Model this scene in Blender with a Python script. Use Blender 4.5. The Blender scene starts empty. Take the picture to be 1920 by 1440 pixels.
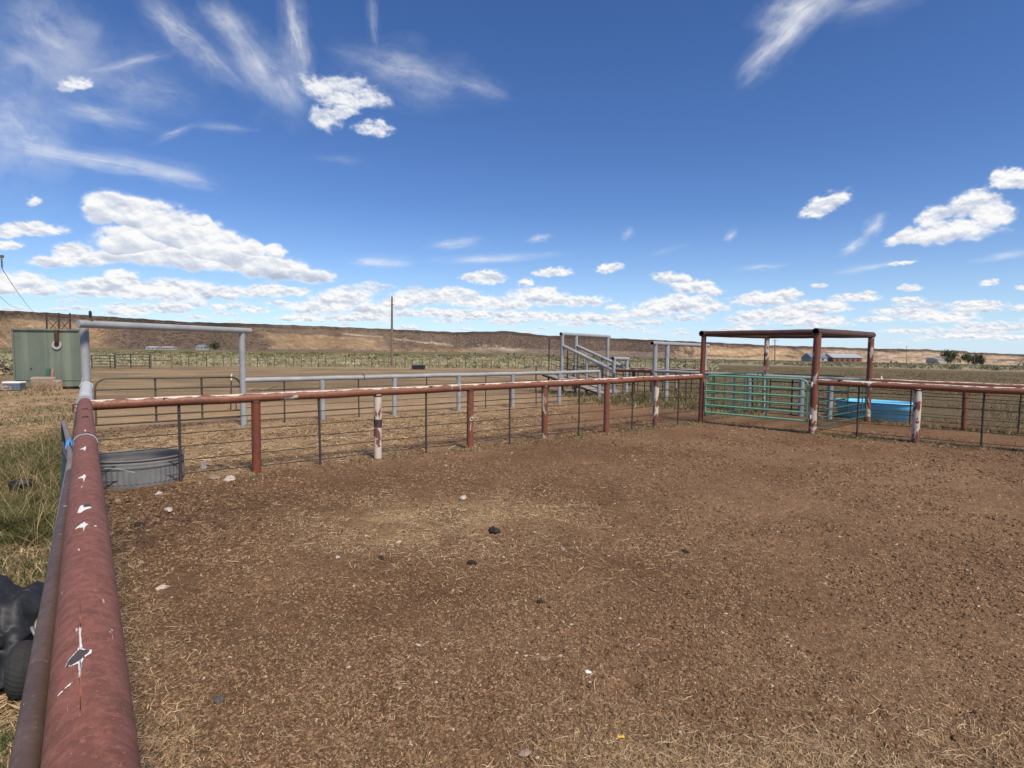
import bpy, math, random
import numpy as np

random.seed(7)
rng = np.random.default_rng(7)
scene = bpy.context.scene
C = scene.collection

# ------------------------------------------------------------------ camera model (used to survey positions from the photo)
F, CX, CY, H = 1050.0, 960.0, 720.0, 2.05
PITCH, ROLL = math.atan(67 / 1050), 0.008
cp, sp, cr, sr = math.cos(PITCH), math.sin(PITCH), math.cos(ROLL), math.sin(ROLL)

def ray(px, py):
    a = (px - CX) / F; b = -(py - CY) / F
    r = a * cr - b * sr; u = a * sr + b * cr
    return (r, cp + u * sp, -sp + u * cp)

def gnd(px, py, z=0.0):
    x, y, w = ray(px, py); t = (z - H) / w
    return (x * t, y * t, z)

def at(px, py, Y):
    x, y, w = ray(px, py); t = Y / y
    return (x * t, Y, H + w * t)

# ------------------------------------------------------------------ noise
_perm = rng.permutation(256)
_perm = np.concatenate([_perm, _perm, _perm])
_ang = rng.random(256) * 2 * np.pi
_gx, _gy = np.cos(_ang), np.sin(_ang)

def perlin(x, y, seed=0):
    x = np.asarray(x, float) + seed * 17.31; y = np.asarray(y, float) + seed * 5.77
    xi = np.floor(x).astype(np.int64); yi = np.floor(y).astype(np.int64)
    xf = x - xi; yf = y - yi
    xi &= 255; yi &= 255
    u = xf * xf * xf * (xf * (xf * 6 - 15) + 10); v = yf * yf * yf * (yf * (yf * 6 - 15) + 10)
    def g(ix, iy, dx, dy):
        h = _perm[_perm[ix] + iy]
        return _gx[h] * dx + _gy[h] * dy
    n00 = g(xi, yi, xf, yf); n10 = g(xi + 1, yi, xf - 1, yf)
    n01 = g(xi, yi + 1, xf, yf - 1); n11 = g(xi + 1, yi + 1, xf - 1, yf - 1)
    a = n00 + u * (n10 - n00); b = n01 + u * (n11 - n01)
    return (a + v * (b - a)) * 1.41

def fbm(x, y, octv=4, seed=0, gain=0.5):
    s = 0; a = 1.0; n = 0
    for o in range(octv):
        s = s + a * perlin(x * 2 ** o, y * 2 ** o, seed + o * 3.7); n += a; a *= gain
    return s / n

def sstep(a, b, x):
    t = np.clip((x - a) / (b - a), 0, 1)
    return t * t * (3 - 2 * t)

# ------------------------------------------------------------------ terrain
AZ = [-60, -40, -24, 0, 18, 42, 60]
SL = [0.001, 0.0018, 0.0048, 0.0072, 0.0130, 0.0150, 0.0150]

def macro(x, y):
    d = np.hypot(x, y); az = np.degrees(np.arctan2(x, y))
    s = np.interp(np.abs(az) * np.sign(az), AZ, SL)
    e = np.maximum(0, d - 40)
    return -s * e * e / (e + 30)

MOUNDS = [gnd(a, b)[:2] for a, b in ((479, 898), (708, 868), (882, 848), (1021, 826), (1138, 812), (1231, 804), (1525, 814), (1722, 830), (337, 917), (597, 880), (799, 856), (1612, 817), (1845, 842))]

def micro(x, y):
    x = np.asarray(x, float); y = np.asarray(y, float)
    d = np.hypot(x, y)
    near = 1 - sstep(16, 34, d)
    z = 0.022 * fbm(x * 0.7, y * 0.7, 2, 1) * sstep(0, 3, d)
    z = z + near * (0.014 * fbm(x * 4, y * 4, 2, 2) + 0.020 * np.maximum(0, fbm(x * 13, y * 13, 3, 3)) + 0.010 * perlin(x * 40, y * 40, 9))
    pits = sstep(.28, .62, perlin(x * 4.3, y * 4.3, 33)) * sstep(-.2, .3, fbm(x * .5, y * .5, 2, 34) + .12)
    z = z - near * 0.022 * pits
    for mx_, my_ in MOUNDS:
        z = z + 0.030 * np.exp(-((x - mx_) ** 2 + (y - my_) ** 2) / 0.022) + 0.015 * np.exp(-((x - mx_) ** 2 + (y - my_) ** 2) / 0.10)
    z = z + 0.25 * sstep(60, 200, d) * fbm(x / 40, y / 40, 2, 4)
    return z

def tz(x, y):
    return float(macro(np.array(x), np.array(y)) + micro(np.array([x]), np.array([y]))[0])

# fence lines of the pen
dL = (-0.607, 0.795); L0 = (-0.80, 1.02)
CORNER = (-5.88, 7.68)
A = (5.36, 15.73); B = (7.43, 13.68); Cc = (10.32, 16.16); D = (8.25, 18.2)
dR = (0.813, 0.582)
dR = ((A[0] - CORNER[0]), (A[1] - CORNER[1])); _l = math.hypot(*dR); dR = (dR[0] / _l, dR[1] / _l)
dQ = (0.80, -0.60)

def side_left(x, y):   # >0 on the pen side of the left fence
    return (x - L0[0]) * dL[1] - (y - L0[1]) * dL[0]

def side_red(x, y):    # >0 on the camera side of the front fence
    return (x - CORNER[0]) * dR[1] - (y - CORNER[1]) * dR[0]

def side_right(x, y):  # >0 on the camera side of the right fence
    return -((x - B[0]) * -dQ[1] + (y - B[1]) * dQ[0])

# ------------------------------------------------------------------ materials
class N:
    def __init__(self, name):
        self.m = bpy.data.materials.new(name); self.m.use_nodes = True
        self.t = self.m.node_tree; self.b = self.t.nodes['Principled BSDF']
    def n(self, typ, **kw):
        x = self.t.nodes.new(typ)
        for k, v in kw.items():
            if k.startswith('i_'):
                key = k[2:]
                key = int(key) if key.isdigit() else key.replace('_', ' ')
                s = x.inputs[key]
                if hasattr(v, 'is_output') or isinstance(v, bpy.types.NodeSocket): self.t.links.new(v, s)
                else: s.default_value = v
            else: setattr(x, k, v)
        return x
    def coord(self, kind='Object', scale=(1, 1, 1), rot=(0, 0, 0)):
        tc = self.n('ShaderNodeTexCoord')
        mp = self.n('ShaderNodeMapping'); self.t.links.new(tc.outputs[kind], mp.inputs[0])
        mp.inputs['Scale'].default_value = scale; mp.inputs['Rotation'].default_value = rot
        return mp.outputs[0]
    def noise(self, vec, scale, detail=4, rough=0.55, dist=0.0):
        x = self.n('ShaderNodeTexNoise'); self.t.links.new(vec, x.inputs['Vector'])
        x.inputs['Scale'].default_value = scale; x.inputs['Detail'].default_value = detail
        x.inputs['Roughness'].default_value = rough; x.inputs['Distortion'].default_value = dist
        return x.outputs['Fac']
    def ramp(self, fac, stops):
        x = self.n('ShaderNodeValToRGB'); self.t.links.new(fac, x.inputs[0])
        e = x.color_ramp.elements
        while len(e) < len(stops): e.new(0.5)
        for k, (p, c) in enumerate(stops):
            e[k].position = p
            e[k].color = (c, c, c, 1) if not hasattr(c, '__len__') else (*c, 1)
        return x.outputs[0]
    def mix(self, fac, a, b, mode='MIX'):
        x = self.n('ShaderNodeMix'); x.data_type = 'RGBA'; x.blend_type = mode
        for s, v in ((x.inputs[0], fac), (x.inputs[6], a), (x.inputs[7], b)):
            if isinstance(v, bpy.types.NodeSocket): self.t.links.new(v, s)
            elif isinstance(v, (int, float)): s.default_value = v if s.type == 'VALUE' else (v, v, v, 1)
            else: s.default_value = (*v, 1)
        return x.outputs[2]
    def math(self, op, a, b=0.0, clamp=False):
        x = self.n('ShaderNodeMath'); x.operation = op; x.use_clamp = clamp
        for s, v in ((x.inputs[0], a), (x.inputs[1], b)):
            if isinstance(v, bpy.types.NodeSocket): self.t.links.new(v, s)
            else: s.default_value = v
        return x.outputs[0]
    def out(self, col=None, rough=None, metal=None, bump=None, bstr=0.3, bdist=0.01, spec=None):
        for s, v in (('Base Color', col), ('Roughness', rough), ('Metallic', metal), ('Specular IOR Level', spec)):
            if v is None: continue
            if isinstance(v, bpy.types.NodeSocket): self.t.links.new(v, self.b.inputs[s])
            elif hasattr(v, '__len__'): self.b.inputs[s].default_value = (*v, 1)
            else: self.b.inputs[s].default_value = v
        if bump is not None:
            x = self.n('ShaderNodeBump'); x.inputs['Strength'].default_value = bstr; x.inputs['Distance'].default_value = bdist
            self.t.links.new(bump, x.inputs['Height']); self.t.links.new(x.outputs[0], self.b.inputs['Normal'])
        return self.m

def painted_pipe(name, paint, dark, white, wamount, top=0.0, scale=1.0, wcol=(0.62, 0.58, 0.55), rough=0.55, near=False):
    k = N(name); v = k.coord('Object')
    n1 = k.noise(v, 2.2 * scale, 6, 0.65); n2 = k.noise(v, 16 * scale, 5, 0.7); n3 = k.noise(v, 70, 4, 0.7)
    c = k.mix(k.ramp(n1, [(0.35, 0.0), (0.68, 1.0)]), paint, dark)
    c = k.mix(k.ramp(n2, [(0.42, 0.0), (0.62, 0.55)]), c, [p * 0.55 for p in paint])
    c = k.mix(k.ramp(n3, [(0.60, 0.0), (0.72, 0.5)]), c, [min(1, p * 2.2 + 0.03) for p in paint])
    if near:
        ring = k.noise(k.coord('Object', (14, 14, 1.0), (0, 0, math.atan2(dL[1], dL[0]))), 2.2, 4, 0.7, 0.4)
        c = k.mix(k.ramp(ring, [(0.42, 0.0), (0.64, 0.45)]), c, [min(1, p * 1.55 + .015) for p in paint])
        bl = k.noise(v, 5.5, 5, 0.7, 0.8)
        c = k.mix(k.ramp(bl, [(0.56, 0.0), (0.66, 0.65)]), c, (0.085, 0.040, 0.042))
        ru = k.noise(v, 9.0, 6, 0.75, 1.0)
        c = k.mix(k.ramp(ru, [(0.63, 0.0), (0.69, 0.6)]), c, (0.30, 0.125, 0.075))
        du = k.noise(v, 150, 3, 0.7)
        c = k.mix(k.ramp(du, [(0.62, 0.0), (0.72, 0.55)]), c, (0.46, 0.34, 0.28))
    # scratches
    sv = k.coord('Object', (3, 3, 40), (0.5, 0.9, 0.3))
    sc = k.noise(sv, 3.0, 3, 0.6)
    c = k.mix(k.ramp(sc, [(0.70, 0.0), (0.74, 0.7)]), c, wcol)
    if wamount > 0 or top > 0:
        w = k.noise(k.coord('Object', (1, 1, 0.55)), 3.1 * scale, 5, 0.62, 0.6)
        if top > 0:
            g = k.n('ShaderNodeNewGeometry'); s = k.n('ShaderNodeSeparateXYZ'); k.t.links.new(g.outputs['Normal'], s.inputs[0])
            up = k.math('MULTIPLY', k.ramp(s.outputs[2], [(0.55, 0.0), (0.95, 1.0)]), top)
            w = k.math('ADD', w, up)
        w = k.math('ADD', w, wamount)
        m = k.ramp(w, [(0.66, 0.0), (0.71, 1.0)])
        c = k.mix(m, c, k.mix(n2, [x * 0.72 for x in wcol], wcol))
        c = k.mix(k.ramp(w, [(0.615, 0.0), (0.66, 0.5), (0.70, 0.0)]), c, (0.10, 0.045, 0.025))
    return k.out(c, k.ramp(n2, [(0.3, rough - 0.12), (0.7, rough + 0.18)]), 0.0, n3, 0.25, 0.004)

RED = (0.215, 0.068, 0.048)
M = {}
M['red_near'] = painted_pipe('maroon_paint_near', (0.200, 0.072, 0.047), (0.135, 0.052, 0.038), 1, 0, 0, 1.0, rough=0.72, near=True)
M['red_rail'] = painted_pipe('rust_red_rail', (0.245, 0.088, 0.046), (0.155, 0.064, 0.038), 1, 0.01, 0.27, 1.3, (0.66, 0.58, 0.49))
M['red_post'] = painted_pipe('rust_red_post', (0.205, 0.056, 0.030), (0.135, 0.042, 0.026), 1, -0.01, 0)
M['red_worn'] = painted_pipe('rust_red_worn_post', (0.22, 0.070, 0.038), (0.14, 0.05, 0.03), 1, 0.10, 0, 1.5, (0.56, 0.47, 0.38))
M['white_post'] = painted_pipe('peeling_white_post', (0.20, 0.08, 0.05), (0.13, 0.05, 0.035), 1, 0.185, 0, 1.9, (0.66, 0.56, 0.46))
M['brown_beam'] = painted_pipe('brown_rust_beam', (0.105, 0.046, 0.032), (0.07, 0.034, 0.026), 1, -0.1, 0.0)
M['loose_brown'] = painted_pipe('weathered_brown_pipe', (0.115, 0.075, 0.062), (0.075, 0.048, 0.04), 1, 0, 0)
M['loose_grey'] = painted_pipe('weathered_grey_pipe', (0.235, 0.205, 0.20), (0.15, 0.12, 0.115), 1, 0, 0)

def galv(name, c0=(0.235, 0.247, 0.254), c1=(0.34, 0.355, 0.362)):
    k = N(name); v = k.coord('Object')
    n1 = k.noise(v, 3, 5, 0.6); n2 = k.noise(v, 30, 4, 0.7); n3 = k.noise(k.coord('Object', (1, 1, .2)), 9, 4, 0.6)
    c = k.mix(k.ramp(n1, [(0.3, 0.0), (0.7, 1.0)]), c0, c1)
    c = k.mix(k.ramp(n2, [(0.55, 0.0), (0.75, 0.5)]), c, (0.26, 0.29, 0.31))
    c = k.mix(k.ramp(n3, [(0.64, 0.0), (0.72, 0.5)]), c, (0.19, 0.13, 0.09))
    return k.out(c, k.ramp(n2, [(0.3, 0.5), (0.7, 0.7)]), 0.05, n2, 0.1, 0.003)
M['galv'] = galv('galvanised_pipe')
M['galv_pale'] = galv('pale_galvanised_sleeve', (0.42, 0.435, 0.44), (0.58, 0.595, 0.595))
M['galv_tank'] = galv('galvanised_tank_sheet', (0.105, 0.11, 0.112), (0.185, 0.188, 0.188))
M['tank_rim'] = galv('dull_tank_rim', (0.10, 0.09, 0.08), (0.18, 0.165, 0.15))

def simple(name, col, rough=0.7, metal=0.0, var=0.35, scale=8, spec=None, bumpd=0.003, var2=None):
    k = N(name); v = k.coord('Object')
    n1 = k.noise(v, scale, 5, 0.65); n2 = k.noise(v, scale * 7, 4, 0.7)
    c = k.mix(k.ramp(n1, [(0.3, 0.0), (0.7, 1.0)]), [x * (1 - var) for x in col], [min(1, x * (1 + var * 0.6)) for x in col])
    if var2: c = k.mix(k.ramp(n2, [(0.56, 0.0), (0.68, 0.8)]), c, var2)
    return k.out(c, rough, metal, n2, 0.3, bumpd, spec)
M['steel'] = simple('dark_rusty_steel', (0.055, 0.042, 0.036), 0.75, 0.1, 0.5, 12, var2=(0.11, 0.06, 0.04))
M['wire'] = simple('dark_rod', (0.045, 0.037, 0.033), 0.7, 0.2, 0.5, 10)
M['green_gate'] = simple('sea_green_gate_paint', (0.165, 0.39, 0.25), 0.42, 0, 0.2, 9, var2=(0.22, 0.44, 0.30))
M['dark_green_gate'] = simple('dark_green_gate_paint', (0.04, 0.105, 0.075), 0.5, 0, 0.3, 9)
M['folded_green'] = simple('deep_green_old_paint', (0.018, 0.042, 0.030), 0.6, 0, 0.3, 9)
M['brown_gate'] = simple('brown_gate_paint', (0.085, 0.066, 0.043), 0.6, 0, 0.35, 8, var2=(0.16, 0.12, 0.08))
M['black_gate'] = simple('dark_panel_paint', (0.03, 0.034, 0.036), 0.6)
M['blue'] = simple('blue_poly_plastic', (0.20, 0.64, 0.92), 0.42, 0, 0.12, 5)
M['black_plastic'] = simple('black_plastic', (0.016, 0.017, 0.019), 0.5, 0, 0.3, 6)
M['rubber'] = simple('tyre_rubber', (0.022, 0.022, 0.023), 0.85, 0, 0.3, 14)
M['cover'] = simple('black_cover_cloth', (0.020, 0.023, 0.029), 0.62, 0, 0.5, 6, var2=(0.05, 0.05, 0.052))
M['greycloth'] = simple('silver_grey_cloth', (0.20, 0.21, 0.225), 0.4, 0, 0.3, 6)
M['wood'] = simple('weathered_pole_wood', (0.20, 0.145, 0.095), 0.85, 0, 0.35, 4)
M['grey_wood'] = simple('grey_ramp_planks', (0.30, 0.245, 0.205), 0.85, 0, 0.4, 6)
M['shed'] = None
M['white'] = simple('white_plastic', (0.74, 0.74, 0.72), 0.5, 0, 0.08, 6)
M['cooler'] = simple('slate_blue_plastic', (0.11, 0.15, 0.19), 0.5)
M['stone_pale'] = simple('pale_stone', (0.46, 0.40, 0.35), 0.9, 0, 0.35, 14, var2=(0.25, 0.2, 0.16))
M['stone_dark'] = simple('dark_grey_stone', (0.085, 0.08, 0.078), 0.85, 0, 0.4, 20)
M['stone_tan'] = simple('tan_stone', (0.25, 0.195, 0.15), 0.9, 0, 0.35, 14)
M['dung'] = simple('dark_dung', (0.028, 0.02, 0.014), 0.95, 0, 0.5, 25)
M['dropping'] = simple('white_dried_splash', (0.74, 0.72, 0.69), 0.75, 0, 0.12, 30)
M['darkspot'] = simple('bare_steel_scar', (0.075, 0.06, 0.056), 0.7, 0, 0.4, 30)
M['rustglow'] = simple('orange_rust_streak', (0.30, 0.11, 0.055), 0.8, 0, 0.4, 30)
M['twine_blue'] = simple('blue_twine', (0.06, 0.26, 0.62), 0.7)
M['twine_pale'] = simple('faded_twine', (0.36, 0.42, 0.48), 0.7)
M['yellow'] = simple('yellow_tag_plastic', (0.86, 0.62, 0.04), 0.45, 0, 0.06, 8)
M['ink'] = simple('black_ink', (0.02, 0.018, 0.015), 0.6)
M['hole'] = simple('pipe_inside', (0.02, 0.016, 0.014), 0.9)
M['water'] = simple('murky_water', (0.045, 0.032, 0.022), 0.12)
M['insul'] = simple('insulator_glaze', (0.06, 0.07, 0.085), 0.3)
M['cream_wall'] = simple('cream_wall', (0.40, 0.385, 0.36), 0.8, 0, 0.1, 2)
M['grey_roof'] = simple('blue_grey_metal_roof', (0.17, 0.20, 0.24), 0.5, 0, 0.15, 2)
M['pale_roof'] = simple('pale_metal_roof', (0.36, 0.39, 0.42), 0.5, 0, 0.12, 2)
M['barn_red'] = simple('barn_red_boards', (0.23, 0.10, 0.075), 0.8, 0, 0.2, 2)
M['pane'] = simple('dark_window_glass', (0.03, 0.035, 0.04), 0.15)
M['bark'] = simple('grey_bark', (0.10, 0.08, 0.06), 0.9)
M['crown'] = simple('dull_green_leaves', (0.065, 0.085, 0.035), 0.8, 0, 0.4, 3)
M['concrete'] = simple('tan_concrete', (0.30, 0.24, 0.18), 0.9, 0, 0.25, 5)
M['redboard'] = simple('faded_red_board', (0.28, 0.13, 0.10), 0.8)

def shed_mat():
    k = N('drab_green_steel'); v = k.coord('Object')
    n1 = k.noise(v, 0.9, 5, 0.6); st = k.noise(k.coord('Object', (1.6, 1.6, 0.08)), 1.3, 4, 0.6); n2 = k.noise(v, 22, 4, 0.7)
    c = k.mix(k.ramp(n1, [(0.3, 0.0), (0.7, 1.0)]), (0.112, 0.140, 0.108), (0.142, 0.172, 0.134))
    c = k.mix(k.ramp(st, [(0.52, 0.0), (0.68, 0.55)]), c, (0.235, 0.27, 0.205))
    c = k.mix(k.ramp(n2, [(0.66, 0.0), (0.75, 0.5)]), c, (0.12, 0.08, 0.05))
    return k.out(c, 0.6, 0.0, n2, 0.1, 0.002)
M['shed'] = shed_mat()

def attr_mat(name, attr, rough=0.95, fine=0.35, scale=60, flecks=None, bump=None, spec=0.2, trans=False):
    k = N(name)
    a = k.n('ShaderNodeAttribute'); a.attribute_name = attr
    v = k.coord('Object')
    n = k.noise(v, scale, 4, 0.7)
    c = k.mix(1.0, a.outputs['Color'], k.ramp(n, [(0.25, 1 - fine), (0.75, 1 + fine)]), 'MULTIPLY')
    return k, a, v, n, c

def ground_mat():
    k, a, v, n, c = attr_mat('pen_soil', 'tone', scale=55, fine=0.30)
    n2 = k.noise(v, 210, 3, 0.75)
    c = k.mix(1.0, c, k.ramp(n2, [(0.25, 0.55), (0.75, 1.5)]), 'MULTIPLY')
    n3 = k.noise(v, 23, 5, 0.75); n4 = k.noise(v, 7, 4, 0.7)
    c = k.mix(1.0, c, k.ramp(n3, [(0.30, 0.62), (0.70, 1.42)]), 'MULTIPLY')
    c = k.mix(1.0, c, k.ramp(n4, [(0.30, 0.82), (0.70, 1.18)]), 'MULTIPLY')
    # straw-coloured flecks, thicker where the mask says straw
    z = k.n('ShaderNodeAttribute'); z.attribute_name = 'straw'
    f1 = k.noise(k.coord('Object', (1, 0.28, 1), (0, 0, 0.6)), 75, 3, 0.7, 1.2)
    f2 = k.noise(k.coord('Object', (0.28, 1, 1), (0, 0, 0.3)), 68, 3, 0.7, 1.2)
    f = k.math('MAXIMUM', f1, f2)
    f = k.math('ADD', f, k.math('MULTIPLY', z.outputs['Fac'], 0.17))
    c = k.mix(k.ramp(f, [(0.60, 0.0), (0.70, 0.85)]), c, k.mix(n, (0.26, 0.17, 0.095), (0.56, 0.40, 0.245)))
    # shade in the pits between crumbs, put in as dark colour
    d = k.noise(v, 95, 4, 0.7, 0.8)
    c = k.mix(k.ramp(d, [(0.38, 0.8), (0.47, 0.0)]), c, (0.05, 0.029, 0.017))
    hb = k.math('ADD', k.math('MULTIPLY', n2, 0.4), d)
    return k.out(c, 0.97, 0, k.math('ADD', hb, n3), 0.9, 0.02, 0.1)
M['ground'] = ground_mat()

def tint_mat(name, rough=0.85, fine=0.25, scale=40, spec=0.15):
    k, a, v, n, c = attr_mat(name, 'tone', scale=scale, fine=fine)
    return k.out(c, rough, 0, None, spec=spec)
M['straw'] = tint_mat('dry_straw', 0.8)
M['crumb'] = tint_mat('soil_crumbs', 0.97, 0.3, 90)
M['grass'] = tint_mat('grass_blades', 0.7)
M['sage'] = tint_mat('sage_leaves', 0.9, 0.2, 3)

def mesa_mat():
    k, a, v, n, c = attr_mat('mesa_slope', 'tone', scale=0.06, fine=0.35)
    v2 = k.coord('Object', (1, 1, 2.2))
    r = k.noise(v2, 0.17, 6, 0.8, 0.6)
    rock_shade = k.n('ShaderNodeAttribute'); rock_shade.attribute_name = 'rock'  # mask for dark rock and the slope shade painted with it
    f = k.math('ADD', r, k.math('MULTIPLY', rock_shade.outputs['Fac'], 0.20))
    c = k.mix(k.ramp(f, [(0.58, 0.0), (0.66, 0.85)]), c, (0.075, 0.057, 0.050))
    s = k.noise(v2, 0.5, 4, 0.8)
    c = k.mix(1.0, c, k.ramp(s, [(0.32, 0.5), (0.68, 1.5)]), 'MULTIPLY')
    return k.out(c, 1.0, 0, f, 1.0, 6.0, 0.0)
M['mesa'] = mesa_mat()

# ------------------------------------------------------------------ mesh helpers
class MB:
    def __init__(self): self.v = []; self.f = []; self.mi = []; self.sm = []
    def add(self, vs, fs, mi=0, smooth=False):
        o = len(self.v); self.v += [tuple(p) for p in vs]
        for f in fs:
            self.f.append([o + i for i in f]); self.mi.append(mi); self.sm.append(smooth)
        return self
    def box(self, c, s, rz=0.0, mi=0, tilt=None, bev=0.0):
        hx, hy, hz = s[0] / 2, s[1] / 2, s[2] / 2
        ca, sa = math.cos(rz), math.sin(rz)
        if bev <= 0:
            P = [(x, y, z) for z in (-hz, hz) for x, y in ((-hx, -hy), (hx, -hy), (hx, hy), (-hx, hy))]
            Fc = [(3, 2, 1, 0), (4, 5, 6, 7), (0, 1, 5, 4), (1, 2, 6, 5), (2, 3, 7, 6), (3, 0, 4, 7)]
        else:
            b = bev; P = []
            for z, i in ((-hz, b), (-hz + b, 0), (hz - b, 0), (hz, b)):
                for x, y in ((-hx + i, -hy + b + i * 0), (-hx + b, -hy + i), (hx - b, -hy + i), (hx - i, -hy + b), (hx - i, hy - b), (hx - b, hy - i), (-hx + b, hy - i), (-hx + i, hy - b)):
                    P.append((x, y, z))
            Fc = [tuple(range(7, -1, -1)), tuple(range(24, 32))]
            for r in range(3):
                for j in range(8): Fc.append((r * 8 + j, r * 8 + (j + 1) % 8, r * 8 + 8 + (j + 1) % 8, r * 8 + 8 + j))
        out = []
        for x, y, z in P:
            if tilt:
                ct, st = math.cos(tilt), math.sin(tilt); y, z = y * ct - z * st, y * st + z * ct
            out.append((c[0] + x * ca - y * sa, c[1] + x * sa + y * ca, c[2] + z))
        return self.add(out, Fc, mi)
    def tube(self, pts, r, seg=14, mi=0, caps=True, hollow=0, holemi=1, squash=None):
        pts = [np.array(p, float) for p in pts]; n = len(pts)
        rs = r if hasattr(r, '__len__') else [r] * n
        T = []
        for i in range(n):
            t = pts[min(i + 1, n - 1)] - pts[max(i - 1, 0)]; T.append(t / np.linalg.norm(t))
        ref = np.array((0, 0, 1.0)) if abs(T[0][2]) < 0.9 else np.array((1.0, 0, 0))
        u = np.cross(T[0], ref); u /= np.linalg.norm(u)
        vs = []
        for i in range(n):
            u = u - T[i] * np.dot(u, T[i]); u /= np.linalg.norm(u); w = np.cross(T[i], u)
            for j in range(seg):
                a = 2 * math.pi * j / seg
                vs.append(pts[i] + rs[i] * (math.cos(a) * u + math.sin(a) * w))
        fs = [(i * seg + j, i * seg + (j + 1) % seg, (i + 1) * seg + (j + 1) % seg, (i + 1) * seg + j) for i in range(n - 1) for j in range(seg)]
        self.add(vs, fs, mi, True)
        ends = [(0, -1), (n - 1, 1)]
        for e, sgn in ends:
            ring = vs[e * seg:(e + 1) * seg]
            if sgn < 0: hol = hollow & 1
            else: hol = hollow & 2
            if hol:
                inner = [pts[e] + (p - pts[e]) * 0.84 for p in ring]; deep = [p - T[e] * sgn * rs[e] * 2.5 for p in inner]
                vv = ring + inner + deep; ff = []
                for j in range(seg):
                    q = (j, (j + 1) % seg, seg + (j + 1) % seg, seg + j); ff.append(q if sgn > 0 else q[::-1])
                self.add(vv, ff, mi)
                ff = [(seg + j, seg + (j + 1) % seg, 2 * seg + (j + 1) % seg, 2 * seg + j) for j in range(seg)]
                ff.append(tuple(range(2 * seg, 3 * seg)))
                self.add(vv, ff, holemi)
            elif caps:
                self.add(ring, [tuple(range(seg))[::-1] if sgn < 0 else tuple(range(seg))], mi)
        return self
    def lathe(self, prof, c, seg=32, mi=0, sx=1.0, sy=1.0, rz=0.0, smooth=True, rib=0.0, ribn=0):
        ca, sa = math.cos(rz), math.sin(rz); vs = []
        for r, z in prof:
            for j in range(seg):
                a = 2 * math.pi * j / seg
                rr = r * (1 + (rib if (ribn and j % 2) else 0))
                x, y = rr * sx * math.cos(a), rr * sy * math.sin(a)
                vs.append((c[0] + x * ca - y * sa, c[1] + x * sa + y * ca, c[2] + z))
        n = len(prof)
        fs = [(i * seg + j, i * seg + (j + 1) % seg, (i + 1) * seg + (j + 1) % seg, (i + 1) * seg + j) for i in range(n - 1) for j in range(seg)]
        return self.add(vs, fs, mi, smooth)
    def build(self, name, mats, parent=None, origin=None):
        me = bpy.data.meshes.new(name)
        o3 = np.array(parent.location if parent is not None else (origin if origin is not None else (0, 0, 0)))
        if parent is not None and parent.parent is not None: o3 = o3 + np.array(parent.parent.location)
        me.from_pydata([tuple(np.array(p) - o3) for p in self.v], [], self.f)
        mats = mats if isinstance(mats, (list, tuple)) else [mats]
        for m in mats: me.materials.append(M[m] if isinstance(m, str) else m)
        me.polygons.foreach_set('material_index', self.mi); me.polygons.foreach_set('use_smooth', self.sm)
        me.update()
        o = bpy.data.objects.new(name, me); C.objects.link(o)
        if parent is not None: o.parent = parent
        elif origin is not None: o.location = origin
        return o

def tag(o, label=None, cat=None, group=None, kind=None):
    if label: o['label'] = label
    if cat: o['category'] = cat
    if group: o['group'] = group
    if kind: o['kind'] = kind
    return o

def thing(name, loc, label, cat, group=None):
    o = bpy.data.objects.new(name, None); C.objects.link(o); o.location = loc; o.empty_display_size = 0.2
    return tag(o, label, cat, group)

def grid_mesh(name, verts, faces, mat, attrs=None, smooth=True, parent=None):
    """numpy mesh: verts (n,3); faces (m,k)"""
    me = bpy.data.meshes.new(name)
    n = len(verts); m, k = faces.shape
    me.vertices.add(n); me.vertices.foreach_set('co', verts.astype(np.float32).ravel())
    me.loops.add(m * k); me.loops.foreach_set('vertex_index', faces.astype(np.int32).ravel())
    me.polygons.add(m); me.polygons.foreach_set('loop_start', np.arange(0, m * k, k, dtype=np.int32))
    me.polygons.foreach_set('use_smooth', np.full(m, smooth, dtype=bool))
    me.update(calc_edges=True)
    for an, val in (attrs or {}).items():
        if val.ndim == 2:
            at_ = me.attributes.new(an, 'FLOAT_COLOR', 'POINT')
            buf = np.ones((n, 4), np.float32); buf[:, :3] = val; at_.data.foreach_set('color', buf.ravel())
        else:
            at_ = me.attributes.new(an, 'FLOAT', 'POINT'); at_.data.foreach_set('value', val.astype(np.float32))
    me.materials.append(M[mat])
    o = bpy.data.objects.new(name, me); C.objects.link(o)
    if parent is not None: o.parent = parent
    return o

def V(*a): return np.array(a, float)

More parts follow.
